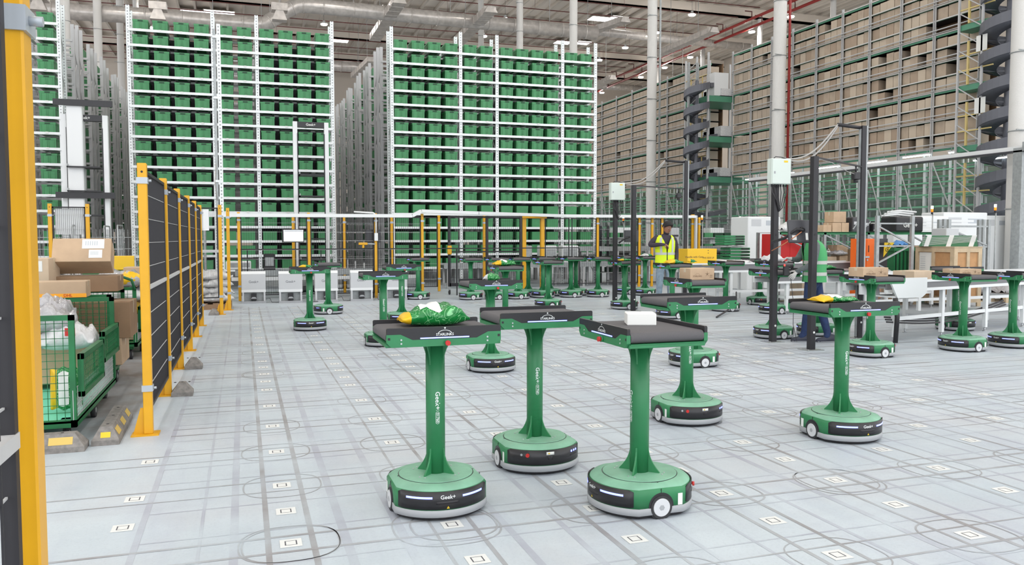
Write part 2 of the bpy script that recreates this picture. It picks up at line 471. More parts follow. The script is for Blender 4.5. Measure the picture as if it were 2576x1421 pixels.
def robot(key,p,h,label,group=None):
    if not used[0]:
        o=proto; used[0]=True; o.location=(p.x,p.y,0); o.rotation_euler=(0,0,HD[h])
    else: o=dup(proto,(p.x,p.y,0),HD[h])
    tag(o,label,'robot',group or 'green sorting robots with conveyor trays'); ROB[key]=o; return o
robot('A',spot(1097,1303),'F','green sorting robot front left, green and yellow parcel bag on its tray')
robot('B',spot(1345,1188),'B','green sorting robot seen from behind, empty tray, between the two front robots')
robot('C',spot(1607,1300),'L','green sorting robot at front, tray turned sideways carrying a small white box')
robot('D',spot(1726,1068),'B','green sorting robot from behind with empty tray, right behind the robot with white box')
robot('E',spot(2113,1110),'F','large green sorting robot at right carrying a flat green bag before the blue-jeans worker')
robot('F',spot(1234,935),'F','green sorting robot behind the front pair carrying a small rolled green bag')
robot('G',spot(1744,922),'L','green sorting robot carrying a printed cardboard box, side wheel showing, mid floor')
robot('H',spot(965,870),'B','green sorting robot seen from behind with empty tray, half hidden behind the front left robot')
robot('H2',Vector((2.45,13.08,0)),'F','green sorting robot with red stop button showing, standing just behind the rear-facing left robot')
robot('I',spot(780,830),'F','lone green sorting robot at left facing the camera with small bag on tray')
robot('J',spot(826,789),'R','green sorting robot side-on behind the lone left robot, before the grey stations')
robot('K',spot(1052,752),'L','green sorting robot side-on at far left of the back row beside yellow gate post')
robot('L1',spot(1184,753),'L','green sorting robot, leftmost of the queue before the fence, right of the black wheeled gate')
robot('L2',spot(1249,752),'L','green sorting robot second in the queue, mostly hidden behind the rolled bag robot')
robot('L3',spot(1303,751),'L','green sorting robot third in the queue, in front of the yellow gantry left leg')
robot('L4',atY(1329,600,18.0),'L','green sorting robot in the rear queue between the yellow gantry legs')
robot('M1',spot(1366,748),'L','green sorting robot in the queue right of the yellow gantry')
robot('M1b',atY(1383,600,18.05),'L','green sorting robot in the rear queue, hidden behind the robot right of the gantry')
robot('M2',spot(1436,747),'L','green sorting robot with empty tray midway along the queue')
robot('M2b',atY(1449,600,18.0),'L','green sorting robot in the rear queue just right of the midway robot')
robot('M3',spot(1504,746),'L','green queue robot beside the yellow post, left of the black poles')
robot('M4',atY(1575,600,18.0),'L','green sorting robot in the queue between the two far black poles')
robot('M5',spot(1622,742),'L','green sorting robot in the queue just left of the yellow-vest worker, pale bag on tray')
robot('N',spot(1570,777),'L','green sorting robot standing in the far scanning portal behind the two black poles')
robot('P',Vector((4.0,12.36,0)),'L','green sorting robot carrying an orange and green bag left of the gantry')
robot('O',Vector((5.73,14.95,0)),'L','green sorting robot behind the rear-facing robot, pole hiding the gantry right leg')
robot('R',Vector((7.0,12.3,0)),'L','green sorting robot directly before the yellow-vest worker with a crumpled green bag')
robot('S',Vector((8.66,13.2,0)),'L','green sorting robot with only its pole showing behind the printed box robot')
robot('T',spot(1945,851),'L','green sorting robot behind the black pole with the large electrical box')
robot('T2',spot(1946,788),'L','green sorting robot carrying a white wrapped parcel beyond the large electrical box pole')
robot('T3',spot(1911,766),'B','green sorting robot under the white conveyor beyond the scanning portal')
robot('U',spot(2053,844),'L','green sorting robot hidden behind the green-vest worker, green bag on tray')
robot('V',spot(2188,897),'L','green sorting robot with a long cardboard box right of the green-vest worker')
robot('W',spot(2420,882),'L','green sorting robot at right edge carrying a flat cardboard box')
robot('X',spot(2545,873),'L','green sorting robot cut off by the right edge of the view')
robot('Y',spot(2402,830),'B','green sorting robot standing behind the conveyor table at right')
# ---------------------------------------------------------------- parcels on trays
def bag(name,c,L,W,H,rz,label,seed=0,end='yellow_bag',body='green_bag',tail=.22,patch=True,group=None,z=.9305,roll=0):
    """crumpled courier bag: flattened pillow with pinched ends"""
    random.seed(seed); nu,nv=22,16; b=MB(); ringsv=[]
    t=empty(name,(c[0],c[1],z),rz)
    allr=[]
    for i in range(nu+1):
        u=-1+2*i/nu; pin=.10+.90*max(0,(1-abs(u)**2.6))**.75
        wv=1-.10*abs(u)+.05*math.sin(u*9+seed)
        r=[]
        for k in range(nv):
            a=2*PI*k/nv; x=u*L/2; y=W/2*wv*math.copysign(abs(math.cos(a))**.7,math.cos(a)); zz=H/2*pin*(1+math.sin(a)*(1 if math.sin(a)>0 else 1))
            nn=noise.noise(Vector((x*14+seed*3.1,y*14,zz*10+seed)))*.34*H+noise.noise(Vector((x*38+seed,y*38,seed)))*.16*H
            zz=max(0.0005,H/2*(1-pin)*.6+zz+ (nn if math.sin(a)>-.2 else 0))
            y+=noise.noise(Vector((x*9+seed,zz*9,seed*2)))*.05*W
            r.append((x,y,zz))
        allr.append(r)
    k=int(nu*tail)
    b.loft(allr[k:],body,cap0=False); o=b.build('bag_body',t); tag2=o
    if k>0:
        b=MB(); b.loft(allr[:k+1],end,cap1=False); o2=b.build('bag_end',t)
    if patch:
        b=MB(); i0,i1=int(nu*.28),int(nu*.62); k0,k1=2,6; vs=[];fs=[]
        for i in range(i0,i1+1):
            for kk in range(k0,k1+1):
                p=allr[i][kk]; vs.append((p[0],p[1]*1.01,p[2]+.0015))
        w=k1-k0+1
        for i in range(i1-i0):
            for kk in range(w-1): fs.append((i*w+kk,i*w+kk+1,(i+1)*w+kk+1,(i+1)*w+kk))
        b.add(vs,fs,'label_white',True); b.build('shipping_label',t)
    tag(t,label,'parcel bag',group); return t
def carton(name,c,d,rz,label,m='card',tape=True,print_=None,group=None,z=.9305,rx=0,ry=0,cat='box'):
    t=empty(name,(c[0],c[1],z),0); t.rotation_euler=(rx,ry,rz)
    b=MB(); L,W,H=d; b.rbox(-L/2,L/2,-W/2,W/2,0,H,m,.004,1); b.build('box_body',t)
    if tape:
        b=MB(); b.box(-L/2-.0006,L/2+.0006,-.022,.022,H-.0005,H+.0008,'tape'); b.box(-L/2-.0008,-L/2+.001,-.022,.022,H*.65,H,'tape'); b.box(L/2-.001,L/2+.0008,-.022,.022,H*.65,H,'tape'); b.build('packing_tape',t)
    if print_=='star':
        b=MB(); y=-W/2-.0008
        M=Matrix.Translation((-L*.2,y,H*.32)); text(b,'STARLINKS',L*.075,'print_brown',M)
        n=12; vs=[]
        for i in range(n+1):
            a=PI*(.1+.8*i/n)
            for r in (L*.10,L*.094): vs.append((-L*.2+math.cos(a)*r,y,H*.35+math.sin(a)*r*.9))
        b.add(vs,[(2*i,2*i+1,2*i+3,2*i+2) for i in range(n)],'print_brown')
        for k in range(5):
            a=PI/2+k*2*PI/5; cx,cz=L*.2,H*.5; r=min(H*.46,L*.12)
            b.add([(cx+.003*math.sin(a),y,cz-.003*math.cos(a)),(cx+r*math.cos(a),y,cz+r*math.sin(a)),(cx-.003*math.sin(a),y,cz+.003*math.cos(a))],[(0,1,2)],'print_brown')
        for k in range(3): b.add([(L*.3,y,H*(.2+.09*k)),(L*.42,y,H*(.2+.09*k)),(L*.42,y,H*(.23+.09*k)),(L*.3,y,H*(.23+.09*k))],[(0,1,2,3)],'print_brown')
        b.build('printed_logo',t)
    tag(t,label,cat,group); return t
def on(key,dx=0,dy=0):
    l=ROB[key].location; return (l.x+dx,l.y+dy)
bag('parcel_bag',on('A',.0,.04),.35,.22,.105,-.04,'shiny green bag with yellow end and white label on the front left robot',3,tail=.14)
carton('small_carton',on('C',.03,.06),(.150,.13,.062),-.35,'small white carton on the sideways front robot tray','white_box',tape=False)
bag('parcel_bag',on('E',-.03,.06),.30,.20,.055,-.1,'flat green and yellow bag with white label on the large right robot',5,tail=.3)
bag('parcel_bag',on('F',.03,.05),.17,.14,.08,-.5,'small rolled green bag with pale end on the robot behind the front pair',8,tail=.35,end='white_bag',patch=False)
carton('printed_carton',on('G',.03,.0),(.30,.22,.125),.02,'cardboard box printed with an arch and star on the mid-floor robot',print_='star')
bag('parcel_bag',on('I',-.05,.05),.2,.15,.05,0,'small green and yellow bag on the lone left robot',11,tail=.5,patch=False)
bag('parcel_bag',on('P',-.02,.02),.34,.24,.10,0,'orange and green bag on the robot left of the gantry',12,tail=.3,patch=True)
bag('parcel_bag',on('R',.02,.0),.30,.22,.08,.2,'crumpled green and yellow bag in front of the yellow-vest worker',14,tail=.4,patch=False)
bag('parcel_bag',on('M5',.03,.0),.26,.2,.07,.2,'pale and green bag on the queue robot left of the yellow-vest worker',15,tail=.5,end='white_bag',patch=False)
bag('wrapped_parcel',on('T2',-.03,.0),.34,.28,.15,.1,'white wrapped parcel on the robot beyond the large electrical box',16,tail=0,body='white_bag',patch=False)
bag('parcel_bag',on('U',.08,.0),.30,.24,.07,.1,'dark green bag on the tray beside the green-vest worker',17,tail=.1,patch=True)
carton('printed_carton',on('V',-.05,.0),(.36,.24,.105),0,'long cardboard box printed with an arch logo on the robot right of the green-vest worker',print_='star')
carton('printed_carton',on('W',-.04,.0),(.34,.26,.070),0,'low cardboard box printed with an arch logo on the right edge robot',print_='star')
bag('parcel_bag',on('N',.0,.0),.26,.18,.05,.1,'small dark bag on the robot in the far scanning portal',19,tail=.3,patch=False)
# ================================================================ room shell
def floor_mat():
    m=bpy.data.materials.new('floor_paint'); m.use_nodes=True; nt=m.node_tree; b=nt.nodes['Principled BSDF']
    N,L=nt.nodes.new,nt.links.new
    g=N('ShaderNodeNewGeometry')
    def nz(scale,detail=6,vec=None,rough=.6):
        n=N('ShaderNodeTexNoise'); n.inputs['Scale'].default_value=scale; n.inputs['Detail'].default_value=detail; n.inputs['Roughness'].default_value=rough
        L(vec or g.outputs['Position'],n.inputs['Vector']); return n.outputs[0]
    def mr(x,a,c,o0=0,o1=1):
        r=N('ShaderNodeMapRange'); r.inputs[1].default_value=a; r.inputs[2].default_value=c; r.inputs[3].default_value=o0; r.inputs[4].default_value=o1; L(x,r.inputs[0]); return r.outputs[0]
    def mix(f,a,c):
        x=N('ShaderNodeMix'); x.data_type='RGBA'; L(f,x.inputs[0])
        if isinstance(a,tuple): x.inputs[6].default_value=lin(a)
        else: L(a,x.inputs[6])
        x.inputs[7].default_value=lin(c) if isinstance(c,tuple) else (0,0,0,1)
        return x.outputs[2]
    mp=N('ShaderNodeMapping'); mp.inputs['Scale'].default_value=(3.0,.6,1); L(g.outputs['Position'],mp.inputs['Vector'])
    mp2=N('ShaderNodeMapping'); mp2.inputs['Scale'].default_value=(.5,3.5,1); L(g.outputs['Position'],mp2.inputs['Vector'])
    c=mix(mr(nz(.5,4),.4,.62),(190,199,205),(180,190,197))
    c=mix(mr(nz(1.1,7),.45,.75,0,.8),c,(184,186,190))
    c=mix(mr(nz(1,5,mp.outputs[0]),.5,.8,0,.7),c,(166,172,186))
    c=mix(mr(nz(1,5,mp2.outputs[0]),.52,.8,0,.6),c,(172,178,186))
    c=mix(mr(nz(14,8,None,.75),.55,.8,0,.55),c,(200,208,211))
    c=mix(mr(nz(60,4,None,.8),.5,.75,0,.35),c,(150,156,164))
    # brown dusty lane on the trolley side of the fence
    sx=N('ShaderNodeSeparateXYZ'); L(g.outputs['Position'],sx.inputs[0])
    l0=mr(sx.outputs[0],-.72,-.84); l1=mr(sx.outputs[1],6.1,6.5); lm_=N('ShaderNodeMath'); lm_.operation='MULTIPLY'; L(l0,lm_.inputs[0]); L(l1,lm_.inputs[1]); lane=lm_.outputs[0]; ln=N('ShaderNodeMath'); ln.operation='MULTIPLY'; L(lane,ln.inputs[0]); L(mr(nz(1.1,6),.35,.62,.15,.95),ln.inputs[1])
    c=mix(ln.outputs[0],c,(136,124,118))
    L(c,b.inputs['Base Color']); L(mr(nz(3,5),.3,.7,.38,.6),b.inputs['Roughness']); b.inputs['Specular IOR Level'].default_value=.35
    MT['floor_paint']=m
    for nm,dark,lo,hi in (('track_mark',(136,132,132),.25,.85),('track_faint',(158,160,172),.1,.8)):
        t=m.copy(); t.name=nm; nt=t.node_tree; b=nt.nodes['Principled BSDF']; src=b.inputs['Base Color'].links[0].from_socket
        n=nt.nodes.new('ShaderNodeTexNoise'); n.inputs['Scale'].default_value=2.2; n.inputs['Detail'].default_value=6
        gg=nt.nodes.new('ShaderNodeNewGeometry'); nt.links.new(gg.outputs['Position'],n.inputs['Vector'])
        r=nt.nodes.new('ShaderNodeMapRange'); r.inputs[1].default_value=.35; r.inputs[2].default_value=.65; r.inputs[3].default_value=lo; r.inputs[4].default_value=hi; nt.links.new(n.outputs[0],r.inputs[0])
        x=nt.nodes.new('ShaderNodeMix'); x.data_type='RGBA'; nt.links.new(src,x.inputs[6]); x.inputs[7].default_value=lin(dark); nt.links.new(r.outputs[0],x.inputs[0]); nt.links.new(x.outputs[2],b.inputs['Base Color'])
        MT[nm]=t
floor_mat()
U0_,V0_=.181,3.718
ROWS=[1.92,2.82,3.718,4.62,5.37,6.12,6.87,7.62,8.52,9.42,10.17,10.92,11.67,12.42,13.35,14.25,15.0,15.75,16.5]
MROWS=sorted(ROWS+[2.37,3.27,4.17,8.07,8.97,12.9])
b=MB(); b.box(-32,62,-14,120,-.3,0,'floor_paint')
Z=[.0006]
def strip(x0,x1,y0,y1,m,z):
    b.add([(x0,y0,z),(x1,y0,z),(x1,y1,z),(x0,y1,z)],[(0,1,2,3)],m)
random.seed(5)
for k in range(-1,9):
    u=U0_+.75*k; y0=1.2; y1=17.0 if k<8 else 12
    for d,w in ((-.098,.022),(.098,.022)):
        wv=w*random.uniform(.7,1.3); 
        if k>=0: strip(u+d-wv/2,u+d+wv/2,y0,y1,'track_mark',.0008)
    if k>=0:
        for d in (-.245,.245): 
            ww=random.uniform(.018,.045); strip(u+d-ww/2,u+d+ww/2,y0,y1,'track_faint',.0006)
for i,r in enumerate(ROWS):
    for d in (-.098,.098):
        w=random.uniform(.012,.022); x1=random.choice((7.2,12.5,13.5,13.5)); strip(-1.9 if r<5.5 else -.5,x1,r+d-w/2,r+d+w/2,'track_mark',.0010)
    for d in (random.uniform(-.3,-.2),random.uniform(.2,.3)):
        w=random.uniform(.008,.014); strip(-.5,random.uniform(5,13),r+d-w/2,r+d+w/2,'track_faint',.0007)
for i in range(40):
    y=random.uniform(5,17); x0=random.uniform(3,7); strip(x0,x0+random.uniform(3,7),y,y+.010,'track_mark',.0009)
def ringtrack(cx,cy,r,w,sq=1.0):
    n=36; vs=[]
    for i in range(n):
        a=2*PI*i/n; e=(abs(math.cos(a))**2.6+abs(math.sin(a))**2.6)**(-1/2.6)
        for rr in (r-w/2,r+w/2): vs.append((cx+rr*e*math.cos(a),cy+rr*e*math.sin(a)*sq,.0012))
    b.add(vs,[(2*i,2*i+1,(2*i+3)%(2*n),(2*i+2)%(2*n)) for i in range(n)],'track_mark')
for k in range(0,9):
    for r in ROWS:
        if random.random()<.72: ringtrack(U0_+.75*k+random.uniform(-.01,.01),r,random.uniform(.195,.222),random.uniform(.006,.011),random.uniform(.9,1.05))
        if random.random()<.2: ringtrack(U0_+.75*k+random.uniform(-.03,.03),r+random.uniform(-.03,.03),random.uniform(.22,.26),.008)
# guide line and lane edge
strip(-.50,-.47,1.0,17,'track_faint',.0009); strip(-.22,-.205,1,17.5,'track_faint',.0009)
fl=b.build('floor'); struct(fl,'pale blue-grey painted concrete floor covered in grey wheel tracks')
# stickers the robots steer by
b=MB(); s_=.048; b.add([(-s_,-s_,0),(s_,-s_,0),(s_,s_,0),(-s_,s_,0),(-s_,-s_,.0016),(s_,-s_,.0016),(s_,s_,.0016),(-s_,s_,.0016)],[(4,5,6,7),(0,1,5,4),(1,2,6,5),(2,3,7,6),(3,0,4,7),(0,3,2,1)],'sticker_white')
for (x0,x1,y0,y1) in ((-.027,.027,-.027,-.0235),(-.027,.027,.0235,.027),(-.027,-.0215,-.027,.027),(.0215,.027,-.027,.027)):
    b.add([(x0,y0,.002),(x1,y0,.002),(x1,y1,.002),(x0,y1,.002)],[(0,1,2,3)],'sticker_black')
st=b.build('floor_sticker'); first=True
def ordn(i): return ['first','second','third','fourth','fifth','sixth','seventh','eighth','ninth','tenth','eleventh','twelfth','thirteenth','fourteenth','fifteenth','sixteenth','seventeenth','eighteenth','nineteenth','twentieth','21st','22nd','23rd','24th','25th','26th','27th','28th'][i]
for k in range(-1,9):
    seen=0
    for r in MROWS:
        x=U0_+.75*k
        if k==-1 and (r>5.5): continue
        p=Vector((x,r,0))-CO; z=p.dot(CF); px=1288+FPX*p.dot(CR)/z; py=710.5-FPX*p.dot(CU)/z
        if not(30<px<2560 and 760<py<1415): continue
        o=st if first else st.copy()
        if not first: COL.objects.link(o)
        first=False; o.location=(x,r,.0013)
        tag(o,'square floor sticker, %s from camera in the %s sticker line from left'%(ordn(seen),ordn(k+1)),'sticker','square stickers on the floor'); seen+=1
# ================================================================ roof, walls, columns
b=MB(); b.box(-32,62,-14,120,25.6,25.9,'ceiling_panel')
for i in range(58):
    x=-30+i*1.6; b.box(x,x+.08,14,118,25.28,25.6,'purlin'); b.box(x,x+.22,14,118,25.25,25.28,'purlin')
struct(b.build('ceiling'),'beige ribbed metal roof with close-set purlins')
b=MB(); b.box(-32,62,118,118.4,0,25.6,'wall_panel')
for z in (9,14,19): b.box(-32,62,117.9,118,z,z+.12,'purlin')
struct(b.build('wall_back'))
for nm,x in (('wall_left',-32.4),('wall_right',62)):
    b=MB(); b.box(x,x+.4,-14,118,0,11,'wall_panel')  # solid only below; openings above are added to let world light in
    if x>0: b.box(x,x+.4,40,118,11,25.6,'wall_panel')
    for k in range(12 if x<0 else 5): b.box(x,x+.4,-14+11.8*k,-13.4+11.8*k,11,25.6,'wall_panel')
    struct(b.build(nm),'pale panelled side wall, upper part left open to let in light')
YB=[17.8+11.15*k for k in range(9)]
for i,y in enumerate(YB):
    b=MB(); b.box(-32,62,y-.22,y+.22,24.4,25.25,'girder'); b.box(-32,62,y-.3,y+.3,24.32,24.42,'girder'); b.box(-32,62,y-.3,y+.3,24.32,24.42,'girder')
    struct(b.build('trim_%d'%(i+1)),'deep beige roof girder')
COLS=[(21.45,i,'right') for i in range(6)]+[(-9.2,i,'left') for i in range(2,7)]+[(52,i,'far right') for i in range(3,8)]
for x,i,s in COLS:
    y=YB[i]; r=.29
    b=MB(); n=20
    prof=[(r*.92*math.cos(2*PI*k/n)*1.0,r*.92*math.sin(2*PI*k/n)) for k in range(n)]
    b.prism(prof,'z',0,24.4,'column_white',smooth=True)
    o=b.build('building_column',loc=(x,y,0))
    q=MB()
    for k in range(9):
        z=2.2+2.25*k; q.cyl((0,0,z),(0,0,z+.03),.285,'galv',n=20)
        q.bar((-.1,-.27,z+.015),(-.45,-.3,z+.015),.03,.03,'galv')
    q.build('column_band',o)
    tag(o,'tall white round building column, %s of the %s row from the front'%(ordn(i if s=='right' else i-2 if s=='left' else i-3),s),'column','white building columns')
# red riser pipe beside the nearest full column
b=MB(); b.cyl((21.82,28.8,0),(21.82,28.8,24.3),.055,'pipe_red',n=10)
tag(b.build('riser_pipe'),'thin red riser pipe down the right side of a white column','pipe')
b=MB(); b.box(21.7,21.78,39.7,39.78,0,24.3,'galv'); tag(b.build('conduit'),'thin grey conduit up the right side of the second white column','pipe')
# sprinkler mains
for k,(dx,dz) in enumerate(((0,0),(1.2,-.35))):
    b=MB(); b.cyl((49.2+dx,40,23.5+dz),(49.2+dx,117,23.5+dz),.14,'pipe_red',n=10)
    for i in range(14): 
        y=45+i*5.2; b.tube([(49.2+dx,y,23.5+dz),(49.2+dx,y,24.2+dz),(48.4+dx,y,24.2+dz)],.06,'pipe_dark')
    tag(b.build('sprinkler_main'),['upper red sprinkler main under the roof at right','lower red sprinkler main under the roof at right'][k],'pipe','red sprinkler mains')
i=0
for y in [62+3.7*k for k in range(15)]:
    b=MB(); b.cyl((-31,y,24.15),(49,y,24.15),.05,'pipe_dark',n=6)
    for k in range(10): b.bar((-28+8*k,y,24.15),(-28+8*k,y,25.3),.02,.02,'pipe_dark')
    tag(b.build('sprinkler_pipe'),'thin dark red sprinkler pipe crossing under the roof, %s from the front'%ordn(i),'pipe','dark red sprinkler branch pipes'); i+=1
# skylights
for i,(x,y,w,l) in enumerate([(496,30,3.2,1.6),(552,31,3.0,1.6),(1512,47,2.6,1.6),(1554,45,1.8,1.6),(1416,106,1.9,1.6),(1466,107,1.7,1.6),(855,101,2.0,1.8)]):
    p=G(x,y,25.22)
    b=MB(); b.box(-w/2,w/2,-l/2,l/2,0,.02,'skylight'); b.box(-w/2-.1,w/2+.1,-l/2-.1,l/2+.1,.02,.06,'purlin')
    struct(b.build('window_%d'%(i+1),loc=(p.x,p.y,25.16)),'bright white roof skylight')
# high-bay lamps
def lamp():
    t=empty('high_bay_lamp'); b=MB(); b.cyl((0,0,.02),(0,0,.16),.36,'lamp_body',r1=.16,n=20); b.cyl((0,0,.16),(0,0,.34),.13,'lamp_body',n=14); b.build('lamp_housing',t)
    b=MB(); b.cyl((0,0,-.07),(0,0,.03),.31,'lamp_lens',n=20); b.build('lamp_lens',t)
    b=MB(); b.cyl((0,0,.34),(0,0,2.3),.012,'cable',n=5); b.build('lamp_cord',t)
    return reg(t)
lp=lamp(); first=True
seen=[(390,28),(385,70),(833,10),(815,61),(1271,47),(1217,91),(1741,37),(1573,120),(1508,151),(1989,42),(1891,80),(1736,144),(1672,170),(1612,194),(1514,233),(1651,82)]
for i,(x,y) in enumerate(seen):
    p=G(x,y,22.9); o=lp if i==0 else dup(lp); o.location=(p.x,p.y,22.9)
    nb=['above the left bin rack, upper','above the left bin rack, lower','on the bent duct top','below the bent duct','between duct and first white column, upper','above the right bin rack, lower','large, right of the second white column','left of the second column, upper','left of the second column, middle','right of the front white column','left of the front white column','along the red mains, nearest','along the red mains, second','along the red mains, third','lowest, near the end wall','beside the second column, small'][i]
    tag(o,'round bright high-bay lamp '+nb,'lamp','high-bay lamps')
i=0
for X in (-8.4,7.7,24.4,41):
    for Y in (-6,4,14,24,34,44,54):
        o=dup(lp,(X,Y,22.9)); tag(o,'round high-bay lamp over the hall, above the top of the view','lamp','high-bay lamps')
# ducts
def duct(name,pts,r,label,rings_=True,parent=None):
    b=MB(); b.tube(pts,r,'duct',n=16)
    if rings_:
        for j in range(len(pts)-1):
            p,q=Vector(pts[j]),Vector(pts[j+1]); L=(q-p).length; k=max(1,int(L/1.9))
            for i in range(k):
                c=p.lerp(q,(i+.5)/k); d=(q-p).normalized(); b.cyl(c-d*.05,c+d*.05,r*1.05,'duct',n=16)
    o=b.build(name); tag(o,label,'duct','silver air ducts')
    for j in range(len(pts)-1):
        p,q=Vector(pts[j]),Vector(pts[j+1]); k=max(1,int((q-p).length/6))
        for i in range(k):
            c=p.lerp(q,(i+.5)/k); h=MB(); h.bar((c.x,c.y,c.z),(c.x,c.y,25.3),.03,.03,'galv'); h.build('hanger_rod',o)
    return o
A=lambda x,y,Y=64:tuple(atY(x,y,Y))
duct('air_duct',[A(60,20),A(200,31),A(420,44),A(648,62),A(668,60),A(690,46),A(722,26),A(748,14),A(775,14),A(1000,36),A(1500,84)],.56,'long silver round duct with a bend above the left bin rack')
duct('air_duct',[tuple(atY(1507,80,80)),tuple(atY(1885,119,80))],.42,'silver round duct crossing behind the second white column')
duct('air_duct',[tuple(atY(836,166,96)),tuple(atY(962,172,96))],.6,'short silver duct seen through the aisle between the bin racks')
duct('air_duct',[tuple(atY(1500,217,108)),tuple(atY(1612,222,108))],.45,'distant silver duct near the end wall right of the bin racks')
b=MB()
def branch(x0,y0,x1,y1,h,w,label):
    p,q=G(x0,y0,h),G(x1,y1,h); d=(q-p).normalized(); t=empty('duct_branch',tuple(p)); t.location=(0,0,0)
    b=MB(); b.bar(p,q,w,w*.55,'duct'); L=(q-p).length
    for i in range(int(L/1.2)+1): b.bar(p+d*(i*1.2),p+d*(i*1.2+.06),w*1.06,w*.62,'duct')
    b.build('duct_body',t)
    for f in (.25,.75):
        c=p.lerp(q,f); h=MB(); h.bar((c.x,c.y,c.z),(c.x,c.y,25.3),.03,.03,'galv'); h.build('hanger_rod',t)
    b=MB(); b.prism([(-w*.55,-.25),(w*.55,-.25),(w*.28,.2),(-w*.28,.2)],'y',-.3,.3,'duct',Matrix.Translation(q)); b.build('diffuser',t)
    tag(t,label,'duct','silver duct branches')
branch(943,95,1004,2,18.8,.95,'silver duct branch crossing the bent duct above the bin rack aisle')
branch(1153,105,1233,25,18.8,.95,'silver duct branch above the right bin rack')
branch(1655,137,1794,76,19.5,.85,'long silver duct branch just right of the second white column')
branch(1450,92,1570,50,20,.85,'silver duct branch left of the second white column below the skylight')
branch(893,190,935,150,19.5,.9,'distant silver duct branch above the far end of the aisle')
branch(1480,228,1540,195,18.5,.8,'distant silver duct branch beside the lowest lamp')
branch(1680,215,1730,192,19,.7,'distant duct branch just right of the second column foot')
for x,y,l in [(98,14,'left of the far-left rack top'),(398,38,'above the left bin rack beside a lamp'),(703,40,'hanging between duct and left bin rack')]:
    p=atY(x,y,60); b=MB(); b.prism([(-.5,-.35),(.5,-.35),(.25,.3),(-.25,.3)],'y',-.4,.4,'duct'); b.box(-.55,.55,-.45,.45,.3,.8,'duct'); b.bar((0,0,.8),(0,0,25.3-p.z),.03,.03,'galv')
    tag(b.build('duct_diffuser',loc=tuple(p)),'square silver duct diffuser '+l,'duct diffuser')
# ================================================================ green bin racks
def upright_mat():
    m=bpy.data.materials.new('perforated_white'); m.use_nodes=True; nt=m.node_tree; b=nt.nodes['Principled BSDF']; N,L=nt.nodes.new,nt.links.new
    tc=N('ShaderNodeTexCoord'); sp=N('ShaderNodeSeparateXYZ'); L(tc.outputs['Object'],sp.inputs[0])
    def M(op,a,b_=None):
        n=N('ShaderNodeMath'); n.operation=op
        for i,v in enumerate((a,b_)):
            if v is None: continue
            if isinstance(v,(int,float)): n.inputs[i].default_value=v
            else: L(v,n.inputs[i])
        return n.outputs[0]
    f=M('FRACT',M('MULTIPLY',sp.outputs[2],1/.075)); a=M('LESS_THAN',f,.42); c=M('LESS_THAN',M('ABSOLUTE',sp.outputs[0]),.014); k=M('MULTIPLY',a,c)
    x=N('ShaderNodeMix'); x.data_type='RGBA'; x.inputs[6].default_value=lin((224,228,228)); x.inputs[7].default_value=lin((150,152,154)); L(k,x.inputs[0]); L(x.outputs[2],b.inputs['Base Color']); b.inputs['Roughness'].default_value=.45
    MT['perforated_white']=m
upright_mat()
YR=22.87; LV=[6.30+.385-.385*k for k in range(17)]   # beam centre heights
def bin_mesh():
    t=empty('storage_bin')
    b=MB(); w0,w1,d0,d1,h=.176,.182,.26,.28,.262
    def rr(w,d,z): return [(-w,-d,z),(w,-d,z),(w,d,z),(-w,d,z)]
    b.loft([rr(w0,d0,0),rr(w1*.97,d1*.98,h-.05)],'bin_green',cap1=False,smooth=False)
    b.loft([rr(w1,d1,h-.05),rr(w1+.004,d1+.004,h-.02),rr(w1+.004,d1+.004,h),rr(w1-.01,d1-.01,h),rr(w0-.01,d0-.01,.012)],'bin_green',cap0=True,cap1=True,smooth=False)
    for x in (-.135,-.02,.02,.135): b.box(x-.005,x+.005,-d1-.001,-d0,.02,h-.05,'bin_green')
    b.box(-.06,.06,-d1-.006,-d1,h-.045,h-.012,'bin_dark')
    b.build('bin_body',t)
    b=MB(); b.box(-.032,.032,-.337,-.331,-.012,.022,'label_white'); b.build('bin_label',t)
    return reg(t)
bn=bin_mesh(); NB=[0]
BL=[(-2.68,-.66,4),(-.66,.44,2),(.44,2.41,4)]
BR=[(4.05,6.05,4),(6.05,7.15,2),(7.15,9.22,4),(9.22,10.30,2)]
BF=[(-5.35,-4.25,2),(-7.35,-5.35,4)]
stuffB=MB()
def simple_bin(mb,x,y,z):
    w,w2,d,h=.176,.182,.26,.262
    vs=[(x-w,y-d,z),(x+w,y-d,z),(x+w,y+d,z),(x-w,y+d,z),(x-w2,y-d-.02,z+h),(x+w2,y-d-.02,z+h),(x+w2,y+d,z+h),(x-w2,y+d,z+h)]
    mb.add(vs,[(0,3,2,1),(4,5,6,7),(0,1,5,4),(1,2,6,5),(2,3,7,6),(3,0,4,7)],'bin_green')
def bays_cols(bays):
    out=[]
    for x0,x1,n in bays:
        c=(x0+x1)/2
        for i in range(n): out.append(c+(i-(n-1)/2)*.485)
    return out
